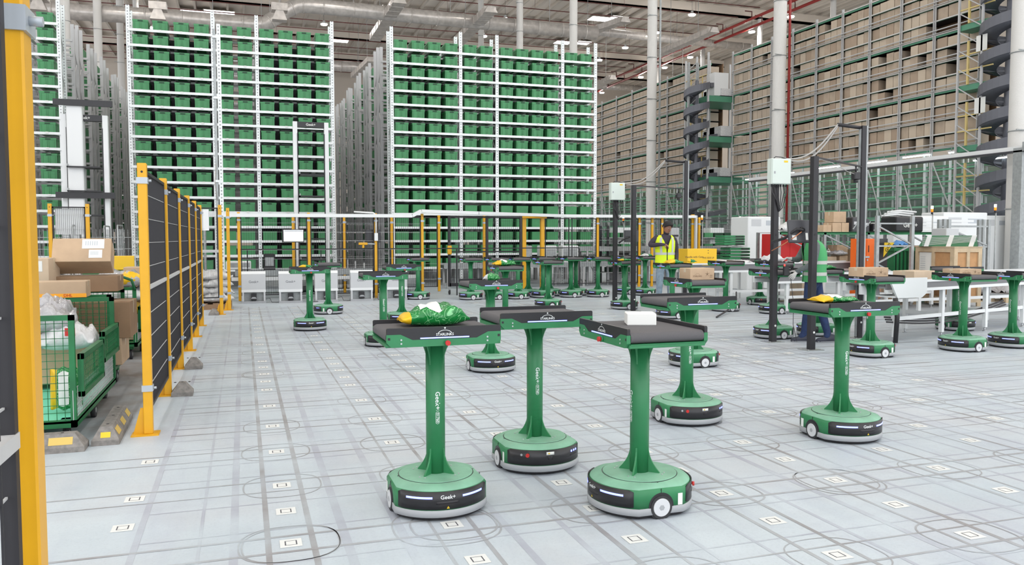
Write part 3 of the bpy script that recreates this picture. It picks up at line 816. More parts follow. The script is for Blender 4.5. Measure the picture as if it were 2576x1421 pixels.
def rack(bays,Y,name_label,front=True,bins='ind',zt=7.3,rackname='',depth=.56,side=True,mod=0):
    t=empty('storage_rack',(bays[0][0],Y,0)); ox=bays[0][0]
    tag(t,name_label,'rack','white bin racks')
    xs=sorted(set([q[0] for q in bays]+[q[1] for q in bays]))
    for x in xs:
        for yy in (0,depth):
            b=MB(); tp=zt if front else (7.25 if mod else 7.12)
            b.box(-.045,.045,-.03,.03,0,tp,'perforated_white' if front else 'rack_grey'); b.build('upright',t,(x-ox,yy,0))
        if side or front:
            b=MB()
            z=.3
            while z<6.4:
                b.bar((x-ox,.03,z),(x-ox,depth-.03,z+.45),.02,.03,'rack_grey'); b.bar((x-ox,depth-.03,z+.45),(x-ox,.03,z+.9),.02,.03,'rack_grey'); z+=.9
            b.build('frame_bracing',t)
    if front:
        for k,z in enumerate(LV):
            b=MB(); b.box(xs[0]-ox,xs[-1]-ox,-.06,-.03,z-.032,z+.032,'rack_white'); b.box(xs[0]-ox,xs[-1]-ox,depth,depth+.03,z-.032,z+.02,'rack_grey')
            c=bays_cols(bays)
            for x in c:
                for s in (-.15,.15): b.box(x+s-ox-.03,x+s-ox+.03,-.03,depth,z-.02,z+.012,'rack_grey')
            b.build('shelf_beam',t)
    else:
        b=MB()
        for z in LV:
            b.box(xs[0]-ox,xs[-1]-ox,-.05,-.02,z-.03,z+.03,'rack_grey'); b.box(xs[0]-ox,xs[-1]-ox,depth,depth+.03,z-.03,z+.02,'rack_grey')
        b.build('shelf_beam',t)
    return t
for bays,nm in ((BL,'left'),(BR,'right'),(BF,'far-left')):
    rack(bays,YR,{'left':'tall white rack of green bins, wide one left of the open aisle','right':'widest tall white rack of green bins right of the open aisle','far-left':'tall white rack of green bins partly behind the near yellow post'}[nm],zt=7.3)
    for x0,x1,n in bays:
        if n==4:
            b=MB(); b.box(x0+.05,x1-.05,YR+.575,YR+.58,.5,6.62,'black_matt'); tag(b.build('shade_sheet'),'dark sheet standing in for shade behind %s rack, bay at %s'%(nm,'left' if x0==bays[0][0] else 'right'),'sheet')  # dark sheet added in place of deep shade in the bin gaps
    cols=bays_cols(bays)
    if nm=='far-left': cols=[bays_cols(BF[:1])[1],bays_cols(BF[:1])[0]]
    rows=14 if nm!='right' else 12
    for ci,x in enumerate(cols):
        for k in range(17):
            if nm=='far-left' and ci==1: continue
            if k<rows and NB[0]<300:
                o=bn if NB[0]==0 else dup(bn); NB[0]+=1
                o.location=(x+random.uniform(-.012,.012),YR+.27+random.uniform(-.015,.015),LV[k]+.0125+.0)
                tag(o,'green bin, %s shelf from top, %s bin from left, %s white rack'%(ordn(k),ordn(ci),nm),'storage bin','green bins on the white racks')
            else: simple_bin(stuffB,x,YR+.27,LV[k]+.0125)
offs=[1.75,2.4,4.1,4.75,6.45,7.1,8.8,9.45,11.15,11.8,13.5]
for bays,nm in ((BL,'left'),(BR,'right'),(BF,'far-left')):
    for i,o_ in enumerate(offs):
        rack(bays,YR+o_,'grey rack row %s behind the %s bin rack front'%(ordn(i),nm),front=False,side=True,mod=1 if i%3==1 else 0)
        if i<2 or nm!='left':
            for x in bays_cols(bays):
                for k in range(17):
                    if i not in (0,1) and random.random()<.45 and x<5.2: simple_bin(stuffB,x,YR+o_+.27,LV[k]+.02)
so=stuffB.build('storage_bins'); tag(so,'green bins filling the lower shelves and the rows behind the front racks','storage bin',kind='stuff')
# ================================================================ giant rack of brown cartons at right
XG=23.0
def YG(px): return XG/math.tan(YAW+math.atan((px-1288)/FPX))
T0,TH=4.48,1.965
up=[YG(px) for px in (2452,2337.6,2255,2177.6,2110,2045.6,1987,1935,1885,1838.7)]
far=[YG(1782)+2.2*k for k in range(0,16)]
RG=.49
mat('pale_rail',(200,198,194),.5)
def giant(ys,label,first):
    t=empty('carton_rack',(XG,ys[0],0)); tag(t,label,'rack','giant carton racks')
    y0,y1=ys[0],ys[-1]
    for y in ys:
        b=MB(); b.box(-.06,-.02,-.05,-.02,0,T0+3*TH+.12,'rack_grey'); b.box(-.06,-.02,.03,.06,0,T0+3*TH+.12,'rack_grey'); b.build('upright',t,(0,y-y0,0))
    for k in range(13):
        z=T0+k*RG; b=MB(); dk=(k%4==0)
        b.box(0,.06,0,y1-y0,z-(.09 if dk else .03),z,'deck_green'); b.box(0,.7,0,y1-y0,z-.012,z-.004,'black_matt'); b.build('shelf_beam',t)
        b=MB(); b.box(-.035,-.005,0,y1-y0,z-.03,z+.012,'pale_rail'); b.build('shelf_lip',t)
        if k%2==0 and k<12:
            b=MB(); b.box(-.1,-.07,0,y1-y0,z+.13,z+.165,'rack_grey'); b.box(-.1,-.07,0,y1-y0,z+.02,z+.04,'rack_grey'); b.build('guard_rail',t)
    b=MB(); b.box(.72,.75,0,y1-y0,T0,T0+3*TH,'card_dark'); b.build('dark_backing',t)  # added brown backing in place of more cartons; blocks light, keeps gaps dark
    # open lower storey
    b=MB()
    for i in range(len(ys)-1):
        a,c=ys[i]-y0,ys[i+1]-y0
        b.bar((-.02,a,.3),(-.02,c,T0-.4),.03,.03,'rack_grey')
    b.build('diagonal_brace',t)
    for lay,(dx,m) in enumerate(((0,'pale_green'),(1.1,'pale_green'),(2.2,'pale_green'))):
        b=MB(); z=.35
        while z<T0-.25:
            b.box(dx,dx+.05,0,y1-y0,z,z+.05,m)
            if lay: b.box(dx,dx+.35,0,y1-y0,z-.02,z-.01,'pale_grey')
            z+=.36 if lay else .42
        b.build('green_beam',t)
        b=MB(); y=0
        while y<y1-y0: b.box(dx+.02,dx+.08,y,y+.06,0,T0-.1,'pale_grey'); y+=1.1 if lay==0 else .8
        b.build('lower_post',t)
    b=MB(); b.box(3.0,3.05,0,y1-y0,0,T0,'glass_pale'); b.build('lower_screen',t)
    return t
mat('glass_pale',(196,216,204),.8,noise_amt=.2,noise_scale=.8); mat('pale_green',(112,176,140),.5); mat('pale_grey',(206,212,210),.5)
giant(up,'giant rack of brown cartons at right between the two spiral chutes',True)
giant(far,'giant rack of brown cartons continuing left behind the dark spiral chute',False)
# cartons
b=MB(); b.rbox(-.25,.25,-.19,.19,0,.445,'shelf_card',.006,1); bx=b.build('shelf_carton'); reg(bx)
mats3=[MT['shelf_card'],MT['shelf_card_pale'],MT['shelf_card_dark']]
vm=[bx.data]+[bx.data.copy() for _ in range(2)]
for i in (1,2): vm[i].materials[0]=mats3[i]
mass=MB(); cnt=0; random.seed(21)
def rowname(k): return ['bottom','second','third','fourth','fifth','sixth','seventh','eighth','ninth','tenth','eleventh','top'][k]
for i in range(len(up)-1):
    y0,y1=up[i],up[i+1]; n=4; w=(y1-y0-.1)/n
    for k in range(12):
        for j in range(n):
            if random.random()<(.10 if i<3 else .03): continue
            y=y0+.08+w*(j+.5)+random.uniform(-.01,.01); z=T0+k*RG+.002; hh=random.choice((.93,1,1,.97)) 
            if k%4==3: hh*=.8
            if cnt<300:
                o=bx if cnt==0 else bx.copy()
                if cnt: COL.objects.link(o)
                o.data=vm[random.randrange(3)]; o.location=(XG+.3+random.uniform(-.02,.02),y,z); o.scale=(1,w*.94/.38,hh)
                tag(o,'brown carton, %s shelf, bay %s from the right, %s in bay, giant rack'%(rowname(k),ordn(i),ordn(j)),'carton','brown cartons on the giant rack'); cnt+=1
            else: mass.box(XG+.05,XG+.55,y-w*.47,y+w*.47,z,z+.445*hh,'card_mass')
for i in range(len(far)-1):
    y0,y1=far[i],far[i+1]; n=5; w=(y1-y0-.1)/n
    for k in range(12):
        for j in range(n):
            if random.random()<.03: continue
            y=y0+.08+w*(j+.5); z=T0+k*RG+.002; hh=1.07 if k%4<3 else .85
            mass.box(XG+.05,XG+.55,y-w*.47,y+w*.47,z,z+.40*hh,'card_mass')
tag(mass.build('shelf_cartons'),'brown cartons packed on the farther bays of the giant rack','carton',kind='stuff')
# far second giant rack roofline behind (carton wall beyond the first)
# tube lamps under the carton storey
for i,(x,y) in enumerate([(1750,455),(1895,450),(1975,437),(2085,421),(2200,408),(2305,393),(2425,380),(2490,400)]):
    p=atX(x,y,XG-.15); b=MB(); b.box(-.03,.03,-.6,.6,-.02,.02,'tube_lamp'); b.box(-.05,.05,-.62,.62,.02,.06,'lamp_body'); b.box(-.01,.01,-.5,-.48,.06,max(.1,4.44-p.z),'galv'); b.box(-.01,.01,.48,.5,.06,max(.1,4.44-p.z),'galv')
    tag(b.build('tube_lamp',loc=tuple(p)),'white tube lamp under the carton storey, %s from the left'%ordn(i),'lamp','tube lamps under the carton storey')
# platforms in the gap
mat('yellow_rail',(206,184,120),.5)
t=empty('access_platform',(XG,YG(1838),0)); tag(t,'green access platforms with yellow railings behind the left spiral chute','platform')
dy=YG(1780)-YG(1838)
for k in range(3):
    z=T0+k*TH-.1+ (0)
    b=MB(); b.box(-1.4,1.2,0,dy,z-.28,z,'deck_green'); b.build('deck',t)
    b=MB()
    for zz in (z+.5,z+1.0): b.box(-1.42,-1.38,0,dy,zz,zz+.04,'yellow_rail'); 
    y=0
    while y<=dy+.01: b.box(-1.42,-1.38,y-.02,y+.02,z,z+1.04,'yellow_rail'); y+=dy/4
    b.build('railing',t)
b=MB()
for (x,y) in ((-1.4,0),(-1.4,dy),(-1.4,dy*.5),(1.2,0),(1.2,dy)): b.box(x-.04,x+.04,y-.04,y+.04,0,T0+3*TH,'rack_grey')
b.build('platform_post',t)
b=MB()
for k in range(22): b.box(-1.42,-1.38,dy*.05,dy*.3,.3+k*.3,.33+k*.3,'yellow_rail')
b.build('ladder',t)
random.seed(3)
for k in range(3):
    for j in range(3):
        z=T0+k*TH-.1; c=['machine_white','orange_paint','machine_white','red_button'][(k+j)%3 if k else 0]
        b=MB(); b.box(-.35,.35,-.5,.5,0,.35+.25*random.random(),c if j==1 else 'white_bag'); b.box(-.4,.4,-.55,.55,-.03,0,'black_matt')
        tag(b.build('stored_sack',loc=(XG-.3,YG(1838)+dy*(.25+.27*j),z+.032)),'%s load on the %s green platform, %s from the right'%('coloured' if j==1 else 'white',['lowest','middle','top'][k],ordn(j)),'load','loads on the green platforms')
p=atX(1805,212,XG-.6); b=MB(); b.box(-.4,.4,-.35,.35,-.62,.5,'machine_white'); b.box(-.42,-.4,-.3,.3,-.1,-.06,'rack_grey')
tag(b.build('white_cabinet',loc=(p.x,p.y,p.z)),'white cabin on the top platform behind the left spiral chute','cabinet')
# spirals
def spiral(name,cx,cy,r,z0,z1,pitch,a0,label,seg=28,mast=True,hub=.085):
    t=empty(name,(cx,cy,0)); tag(t,label,'spiral chute','dark spiral chutes')
    b=MB(); b.cyl((0,0,0),(0,0,z1+.3),hub,'spiral_grey',n=16); b.build('centre_post',t)
    turns=(z1-z0)/pitch; n=int(turns*seg); vs=[];fs=[]; v2=[];f2=[]
    for i in range(n+1):
        a=a0+2*PI*i/seg; z=z0+pitch*i/seg; c,s=math.cos(a),math.sin(a)
        q=r*.40; vs+= [(q*c,q*s,z-.16),(r*c,r*s,z),(r*c,r*s,z-.03),(q*c,q*s,z-.19)]
        v2+= [(r*c,r*s,z-.06),(r*c,r*s,z+.26),((r+.03)*c,(r+.03)*s,z+.26),((r+.03)*c,(r+.03)*s,z-.06)]
    for i in range(n):
        for k in range(4): 
            fs.append((i*4+k,i*4+(k+1)%4,i*4+4+(k+1)%4,i*4+4+k)); f2.append((i*4+k,i*4+(k+1)%4,i*4+4+(k+1)%4,i*4+4+k))
    b=MB(); b.add(vs,fs,'spiral_grey',True); b.build('slide_bed',t)
    for i in range(0,n,seg//2):
        a=a0+2*PI*i/seg; z=z0+pitch*i/seg-.2; h=MB(); h.bar((0,0,z),(r*.95*math.cos(a),r*.95*math.sin(a),z+.12),.04,.05,'spiral_grey'); h.build('support_arm',t)
    b=MB(); b.add(v2,f2,'spiral_grey',False); b.build('side_wall',t)
    return t
def XY(px,X): return (X,X/math.tan(YAW+math.atan((px-1288)/FPX)))
x,y=XY(1748,21.2); sp=spiral('spiral_chute',x,y,.60,2.35,8.75,.93,.4,'tall dark spiral chute beside the green platforms in mid distance')
b=MB()
for k in range(7): b.bar((.1,.1,8.6-.0),(.1,.1,8.61),.1,.1,'spiral_grey')
for (zc,) in ((8.7,),(6.2,),(4.3,),(2.4,)):
    b.bar((.45,-.2,zc+.12),(1.9,.5,zc+.35),.4,.2,'spiral_grey')
b.build('outfeed_arm',sp)
b=MB(); b.box(-.5,-.42,-.06,.06,0,9.9,'galv'); b.box(.0,.08,-.06,.06,7.8,9.9,'galv')
for k in range(22): b.bar((-.46,0,.3+k*.44),(.04 if k>16 else -.42,0,.74+k*.44),.03,.03,'galv')
for k in range(17,22): b.bar((-.46,0,.3+k*.44),(.04,0,.3+k*.44),.03,.03,'galv')
b.build('lattice_mast',sp)
x,y=XY(2520,23.0); sp2=spiral('spiral_chute',x,y,.78,2.0,11.2,.965,2.0,'large dark spiral chute beside the right white column')
t=empty('ladder_tower',(XG-.1,YG(2490),0)); tag(t,'yellow-railed ladder tower between the giant rack and the right spiral chute','ladder tower')
b=MB()
for dy_ in (0,.9):
    for dx in (-.5,.6): b.box(dx-.03,dx+.03,dy_-.03,dy_+.03,0,11,'rack_grey')
for k in range(18): b.bar((-.5,0,.3+k*.6),(-.5,.9,.9+k*.6),.03,.03,'rack_grey')
b.build('tower_frame',t)
b=MB()
for k in range(4):
    z=T0-.1+TH*k-(.0); b.box(-.45,.7,-.15,1.0,z-.18,z,'deck_green')
b.build('landing',t)
b=MB()
for k in range(-2,4):
    z=T0-.1+TH*k
    b.box(-.5,-.46,-.4,.95,z+.95,z+.99,'yellow_rail'); b.box(-.5,-.46,-.4,.95,z+.45,z+.49,'yellow_rail'); b.box(-.51,-.45,.5,.56,z,z+1.4,'yellow_rail')
b.build('railing',t)
for k in (1,2):
    b=MB(); b.box(-.53,-.52,-.2,.2,T0+TH*k-1.1,T0+TH*k-.6,'label_white'); b.build('notice_board',t)
# ================================================================ safety fences
FPN=[0]
def fpost(x,y,label,h=1.9,w=.06,rz=0,base=True,clamps=(.33,1.78),d=.06,z0=0,side=1):
    t=empty('fence_post',(x,y,0),rz); tag(t,label,'fence post','yellow fence posts')
    b=MB(); b.rbox(-w/2,w/2,-d/2,d/2,z0+.008,h,'yellow_paint',.004,1); b.cyl((0,-d/2-.001,h-.06),(0,-d/2+.001,h-.06),.008,'black_matt',n=10); b.build('post_tube',t)
    if base:
        b=MB(); b.box(-.11,.07,-.07,.07,0,.009,'yellow_paint'); b.prism([(-w/2,.008),(-.10,.008),(-w/2-.02,.19),(-w/2,.19)],'y',-.005,.005,'yellow_paint'); b.build('base_plate',t)
    for z in clamps:
        b=MB(); b.box(-w/2-.006,w/2+.006,-d/2-.006,d/2+.006,z-.022,z+.022,'clamp_grey'); b.cyl((w/2+.004,-.01,z),(w/2+.028,-.01,z),.009,'clamp_grey',n=8); b.build('clamp',t)
    return t
def panel(p0,p1,label,z0=.16,z1=1.86,sv=.03,sh=.17,wt=.004,rails=(1.03,),frame=.022,group='black mesh fence panels',hm='rack_grey'):
    p0,p1=Vector(p0+(0,)),Vector(p1+(0,)); L=(p1-p0).length; ang=math.atan2(p1.y-p0.y,p1.x-p0.x)
    t=empty('mesh_fence',tuple(p0),ang); tag(t,label,'fence panel',group); g=.035
    b=MB(); f=frame
    b.box(g,g+f,-.012,.012,z0,z1,'fence_black'); b.box(L-g-f,L-g,-.012,.012,z0,z1,'fence_black'); b.box(g,L-g,-.012,.012,z0,z0+f,'fence_black'); b.box(g,L-g,-.012,.012,z1-f,z1,'fence_black'); b.build('frame',t)
    b=MB(); x=g+f+sv
    while x<L-g-f: b.box(x-wt/2,x+wt/2,-wt/2,wt/2,z0+f,z1-f,'fence_black'); x+=sv
    z=z0+sh
    while z<z1-f: b.box(g,L-g,-wt/2-.004,-wt/2,z-wt/2,z+wt/2,hm); z+=sh
    b.build('wire_mesh',t)
    for z in rails:
        b=MB(); b.box(g,L-g,-.016,.014,z-.014,z+.014,'rack_grey'); b.build('cross_rail',t)
    return t
# nearest post and panel at the left edge of the view
p=CO+ray(38,600)*1.45
fpost(p.x,p.y,'very close yellow fence post filling the left edge of the view',h=2.1,base=False,clamps=(1.765,.33))
panel((p.x,p.y-.035),(p.x-.02,.12),'very close black mesh panel cut by the left edge of the view',z1=2.02,sv=.045,sh=.155,wt=.004,hm='rack_grey')
# fence run beside the trolleys
LF=[(-.655,6.154),(-.65,7.644),(-.65,9.18),(-.64,10.62),(-.64,12.1),(-.64,13.6)]
nm=['nearest full post of the left fence, tallest','second post of the left fence','third post of the left fence','fourth post of the left fence','fifth post of the left fence, half hidden','last post of the left fence run, half hidden']
for i,(x,y) in enumerate(LF): fpost(x,y,'yellow '+nm[i],h=1.9)
for i in range(5): panel(LF[i],LF[i+1],'dark mesh panel between %s and %s post of the left fence'%(ordn(i),ordn(i+1)))
def rubber_stop(x,y,rz,L,label):
    t=empty('wheel_stop',(x,y,0),rz); tag(t,label,'wheel stop','rubber wheel stops')
    b=MB(); W=.085
    def rr(w,l,z): return [(-l,-w,z),(l,-w,z),(l,w,z),(-l,w,z)]
    b.loft([rr(W,L/2,0),rr(W,L/2,.035),rr(W*.45,L/2-.06,.115)],'stop_rubber',smooth=False); b.build('stop_body',t)
    b=MB(); n=(0 if L<.3 else 3)
    for s in (-1,):
        for k in range(n):
            c=-L/2+L*(k+.5)/n; 
            vs=[]
            for u,v in ((-.07,.2),(.07,.2),(.07,.75),(-.07,.75)):
                vs.append((c+u, s*(W-(W*.55)*v)-.001, .035+.08*v+.001))
            b.add(vs,[(0,1,2,3)],'stop_yellow')
    vs=[(-L/2+.012+.002,-.03,.052),(-L/2+.012,.03,.052),(-L/2+.035,.03,.082),(-L/2+.035,-.03,.082)]
    b.add([(-L/2+.06*.2-.001,-.03,.051),(-L/2+.06*.2-.001,.03,.051),(-L/2+.06*.6-.001,.03,.083),(-L/2+.06*.6-.001,-.03,.083)],[(0,1,2,3)],'warn_yellow')
    b.build('reflector',t)
    b=MB()
    for k in range(3): b.cyl((-L/2+L*(k+.5)/3,0,.112),(-L/2+L*(k+.5)/3,0,.1165),.010,'black_matt',n=8)
    b.build('bolt_hole',t)
    return t
rubber_stop(-.905,6.33,PI/2+.02,.86,'rubber wheel stop with yellow reflectors beside the tallest left fence post')
rubber_stop(-1.42,5.86,0,.84,'rubber wheel stop with long yellow reflector before the near green trolley')
for (x,y) in ((-.53,7.62),(-.52,9.15),(-.52,15.45)):
    rubber_stop(x,y,0,.175,'small dark rubber stop at a left fence post foot, %s'%('second post' if y<8 else 'third post' if y<10 else 'gate post'))
# gate at the end of the left lane
g1=G(490,794);g2=G(558,791)
fpost(g1.x,g1.y,'yellow gate post left of the white sack pile',h=1.98); fpost(g2.x,g2.y,'yellow gate post right of the white sack pile',h=1.98); fpost(g2.x+.12,g2.y+.9,'thin yellow post just behind the right gate post',h=1.96)
panel((g1.x,g1.y),(g2.x,g2.y),'narrow black mesh gate panel before the white sack pile',z0=.3,z1=1.93,rails=(1.16,1.14),sv=.022,sh=.25)
a1=G(134,800);a2=atY(222,600,a1.y)
fpost(a1.x,a1.y,'yellow post left behind the near trolley, with white board',h=1.98); fpost(a2.x,a1.y,'yellow post behind the big wrapped carton',h=1.98)
panel((a1.x,a1.y),(a2.x,a1.y),'black mesh panel with white board behind the big carton',z0=.3,z1=1.93,sv=.03,sh=.25,rails=())
for (q0,q1,l) in ((a1,a2,'at far left behind the big wrapped carton'),):
    b=MB(); b.box(q0.x+.07,a2.x-.07,a1.y+.03,a1.y+.035,1.45,1.9,'machine_white'); tag(b.build('white_board'),'white board tied to a black mesh panel '+l,'board')
b=MB(); b.box(g1.x+.06,g1.x+.27,g1.y+.03,g1.y+.035,1.52,1.9,'machine_white'); tag(b.build('white_board'),'white board on the gate panel before the white sack pile','board')
# fences in front of the bin racks
YN,YF=18.62,20.45
def X_at(px,Y): return atY(px,600,Y).x
near=[(601,'yellow post beside the first grey station'),(777,'yellow post between the second and third grey stations'),(945,'yellow post with grey conduit box at the fourth grey station'),(1062,'thick yellow post at the bend of the white cable tray')]
for px,l in near: fpost(X_at(px,YN),YN,l,h=1.95,base=False)
for i in range(3): panel((X_at(near[i][0],YN),YN),(X_at(near[i+1][0],YN),YN),'black mesh panel behind grey stations, %s from left'%ordn(i),z0=.12,z1=1.9,sv=.05,sh=.2,rails=())
fr=[(738,'yellow post behind the small screen'),(866,'yellow post at the aisle between the bin racks'),(985,'yellow post left of the thick bent-tray post'),(1104,'yellow post left of the black wheeled gate'),(1218,'yellow post inside the black wheeled gate'),(1503,'yellow post at the middle of the right bin rack'),(1608,'yellow post left of the yellow-vest worker'),(1640,'yellow post just left behind the yellow-vest worker'),(1665,'yellow post above the yellow-vest worker head'),(1742,'wide yellow post ending the white cable tray'),(1758,'yellow post right of the wide end post'),(1862,'yellow post behind the stacked green lids'),(1897,'yellow post with top hook right of the green lids')]
for px,l in fr:
    fpost(X_at(px,YF),YF,l,h=1.97 if px!=1742 else 2.05,w=.1 if px in(1742,1320) else .065,base=False)
pr_=[738,866,985,1104]
for i in range(3): panel((X_at(pr_[i],YF),YF),(X_at(pr_[i+1],YF),YF),'black mesh panel of the rear fence at the rack aisle, %s from left'%ordn(i),z0=.12,z1=1.92,sv=.05,sh=.2,rails=())
pr2=[1368,1435,1503,1608,1665,1742,1862]
for i in range(6): panel((X_at(pr2[i],YF),YF),(X_at(pr2[i+1],YF),YF),'black mesh panel right of the yellow gantry, %s from left'%ordn(i),z0=.12,z1=1.92,sv=.06,sh=.3,rails=())
# yellow gantry
t=empty('door_gantry',(X_at(1318,YF-.3),YF-.3,0)); tag(t,'yellow door gantry with top beam over the robot queue','gantry')
w=X_at(1364,YF-.3)-X_at(1318,YF-.3)
for x in (0,w): b=MB(); b.rbox(x-.05,x+.05,-.05,.05,0,1.97,'yellow_paint',.005,1); b.build('gantry_leg',t)
b=MB(); b.box(-.1,w+.1,-.08,.08,1.9,1.99,'yellow_paint'); b.build('gantry_beam',t)
# black wheeled gate
t=empty('wheeled_gate',(X_at(1130,19.2),19.2,0)); w=X_at(1310,19.2)-X_at(1130,19.2); tag(t,'black wheeled mesh gate with small caster before the rear fence','gate')
for x in (0,w*.52,w): b=MB(); b.box(x-.03,x+.03,-.03,.03,.2,1.93,'fence_black'); b.build('gate_post',t)
b=MB(); b.box(0,w,-.03,.03,.2,.28,'fence_black'); b.build('bottom_rail',t)
b=MB(); b.box(0,w,-.02,.02,1.88,1.92,'fence_black'); b.build('top_rail',t)
b=MB(); b.box(0,w,-.02,.02,1.03,1.06,'fence_black'); b.build('middle_rail',t)
b=MB(); x=.06
while x<w: b.box(x-.002,x+.002,-.002,.002,.28,1.88,'fence_black'); x+=.055
z=.4
while z<1.85: b.box(0,w,-.004,-.002,z-.002,z+.002,'fence_black'); z+=.2
b.build('wire_mesh',t)
b=MB(); b.cyl((-.015,0,.06),(.015,0,.06),.06,'rubber',n=16); b.box(-.025,.025,-.02,.02,.09,.2,'galv'); b.build('caster',t)
b=MB(); b.rbox(-.06,.05,-.07,-.03,.98,1.2,'yellow_paint',.02,2); b.build('gate_handle',t)
# cable tray above the near fence
b=MB()
pts=[(atY(470,541,YN-.1)),(atY(1036,543,YN-.1)),(atY(1058,531,YN-.1)),(atY(1200,536,YN+.2)),(atY(1420,543,YF-.1)),(atY(1748,545,YF-.1))]
for i in range(len(pts)-1): b.bar(pts[i],pts[i+1],.16,.075,'machine_white')
o=b.build('cable_tray'); tag(o,'long white cable tray running above the fences','cable tray')
b=MB(); x=X_at(1750,YF-.1); b.box(x-.03,x+.03,YF-.14,YF-.06,0,2.02,'machine_grey'); tag(b.build('tray_post'),'grey upright ending the white cable tray','post')
b=MB(); b.box(X_at(580,YN+.2),X_at(1060,YN+.2),YN+.15,YN+.2,.44,.52,'machine_white'); tag(b.build('guard_rail'),'low white rail behind the grey stations','rail')
b=MB(); b.box(X_at(601,YN),X_at(1400,YF),YN+.25,YN+.28,1.12,1.145,'fence_black')
x_=X_at(620,YN)
while x_<X_at(1400,YF): b.box(x_,x_+.025,YN+.25,YN+.28,0,1.12,'fence_black'); x_+=1.6
tag(b.build('guide_bar'),'thin black bar running along the fence at chest height','rail')
# grey charging stations
mat('screen_line_d',(120,122,126),.5)
def station():
    t=empty('charging_station'); W=.245
    b=MB(); b.rbox(-W,W,0,.20,.27,.62,'machine_grey',.008,1); b.build('station_body',t)
    b=MB(); b.prism([(0,.62),(.20,.62),(.17,.675),(.03,.675)],'x',-W,W,'machine_white'); b.build('top_cap',t)
    b=MB(); b.box(-W,W,-.004,.2,.235,.29,'machine_white'); b.build('trim_band',t)
    b=MB(); b.box(-W+.01,-W+.045,.0,.2,0.04,.235,'machine_grey'); b.box(W-.045,W-.01,.0,.2,.04,.235,'machine_grey'); b.box(-W+.01,W-.01,.12,.14,.04,.235,'galv'); b.box(-W,W,-.02,.21,0,.045,'silver_grey'); b.build('station_base',t)
    b=MB(); b.box(-.055,.055,-.03,.12,.06,.20,'black_plastic'); b.prism([(-.06,.10),(.06,.10),(.03,.135),(-.03,.135)],'y',-.05,-.03,'silver_grey'); b.build('charging_head',t)
    b=MB(); text(b,'Geek+',.075,'clamp_grey',Matrix.Translation((0,-.0015,.455))); b.mats=['screen_line_d']; b.build('lettering',t)
    return reg(t)
s=station()
for i,(px,py) in enumerate([(639,763),(732,762),(822,759),(911,757),(998,755)]):
    p=G(px,py); o=s if i==0 else dup(s); o.location=(p.x,p.y+.03,0); o.rotation_euler=(0,0,-.02)
    tag(o,'grey charging station with dark lettering, %s from the left in the row'%ordn(i),'charging station','grey charging stations')
    b=MB(); b.tube([(p.x+.24,p.y+.1,.08),(p.x+.33,p.y+.05,.1),(p.x+.36,p.y+.0,.02),(p.x+.45,p.y+.05,.01),(p.x+.58,p.y+.1,.012)],.006,'cable'); 
    tag(b.build('power_cable'),'black cable looping from the %s grey station to the next'%ordn(i),'cable','cables between the grey stations')
# masts
p=G(563,757); b=MB(); b.box(-.04,.04,-.06,.06,0,6.0,'perforated_white'); o=b.build('guide_mast',loc=(p.x,p.y,0)); tag(o,'tall slim white mast in front of the left bin rack','mast')
b=MB(); b.box(-.12,-.06,-.03,.03,0,5.9,'galv'); b.tube([(-.09,-.05,2.2),(-.13,-.06,2.6),(-.10,-.05,3.0)],.01,'cable_grey'); b.build('cable_chain',o)
b=MB()
for z in (.9,2.6,4.4,5.7): b.box(-.12,.04,-.065,-.05,z,z+.05,'rack_white')
b.build('bracket',o)
def lift(name,x,y,z,W,label,wide=False):
    t=empty(name,(x,y,0)); tag(t,label,'lift robot')
    for sx in (-1,1):
        b=MB(); b.box(sx*W/2-.055,sx*W/2+.055,-.08,.08,.2,z,'machine_white'); m=b.build('mast_post',t)
        b=MB(); b.box(sx*W/2+.058*(1 if sx<0 else -1)-.012,sx*W/2+.058*(1 if sx<0 else -1)+.012,-.085,-.02,.3,z-.3,'black_plastic'); b.build('rail_strip',m)
    b=MB(); b.box(-W/2,W/2,-.07,.07,z-.14,z,'black_plastic'); h=b.build('top_beam',t)
    b=MB(); text(b,'Geek+',.09,'label_white',Matrix.Translation((0,-.072,z-.07))); b.build('lettering',h)
    for k in range(5):
        zz=.75+k*.42 if z<4 else .8+k*.55
        b=MB(); b.box(-W/2+.08,W/2-.1,-.3,.25,zz,zz+.03,'black_plastic'); b.box(-W/2+.08,-W/2+.1,-.3,.25,zz,zz+.08,'galv'); b.build('carrier_tray',t)
    b=MB(); b.rbox(-W/2-.1,W/2+.1,-.45,.45,.06,.38,'machine_grey',.03,2); b.build('drive_base',t)
    for sx in (-1,1):
        b=MB(); b.cyl((sx*W/2,-.2,.07),(sx*W/2+.04,-.2,.07),.07,'rubber',n=16); b.build('wheel',t)
    return t
lift('tall_lift_robot',(X_at(746,21.8)+X_at(824,21.8))/2,21.8,atY(785,308,21.8).z,X_at(824,21.8)-X_at(746,21.8),'white twin-mast lift robot with dark top beam before the left bin rack')
t=lift('tall_lift_robot',X_at(222,21.0),21.0,atY(222,290,21).z,.86,'white lift robot in the aisle left of the left bin rack')
b=MB(); b.rbox(-.35,-.02,-.2,.1,.3,atY(222,280,21).z+.1,'machine_white',.02,1); b.build('main_mast',t)
for z in (4.4,2.3): b=MB(); b.box(-.6,.62,-.25,-.2,z,z+.14,'black_plastic'); b.build('cross_arm',t)
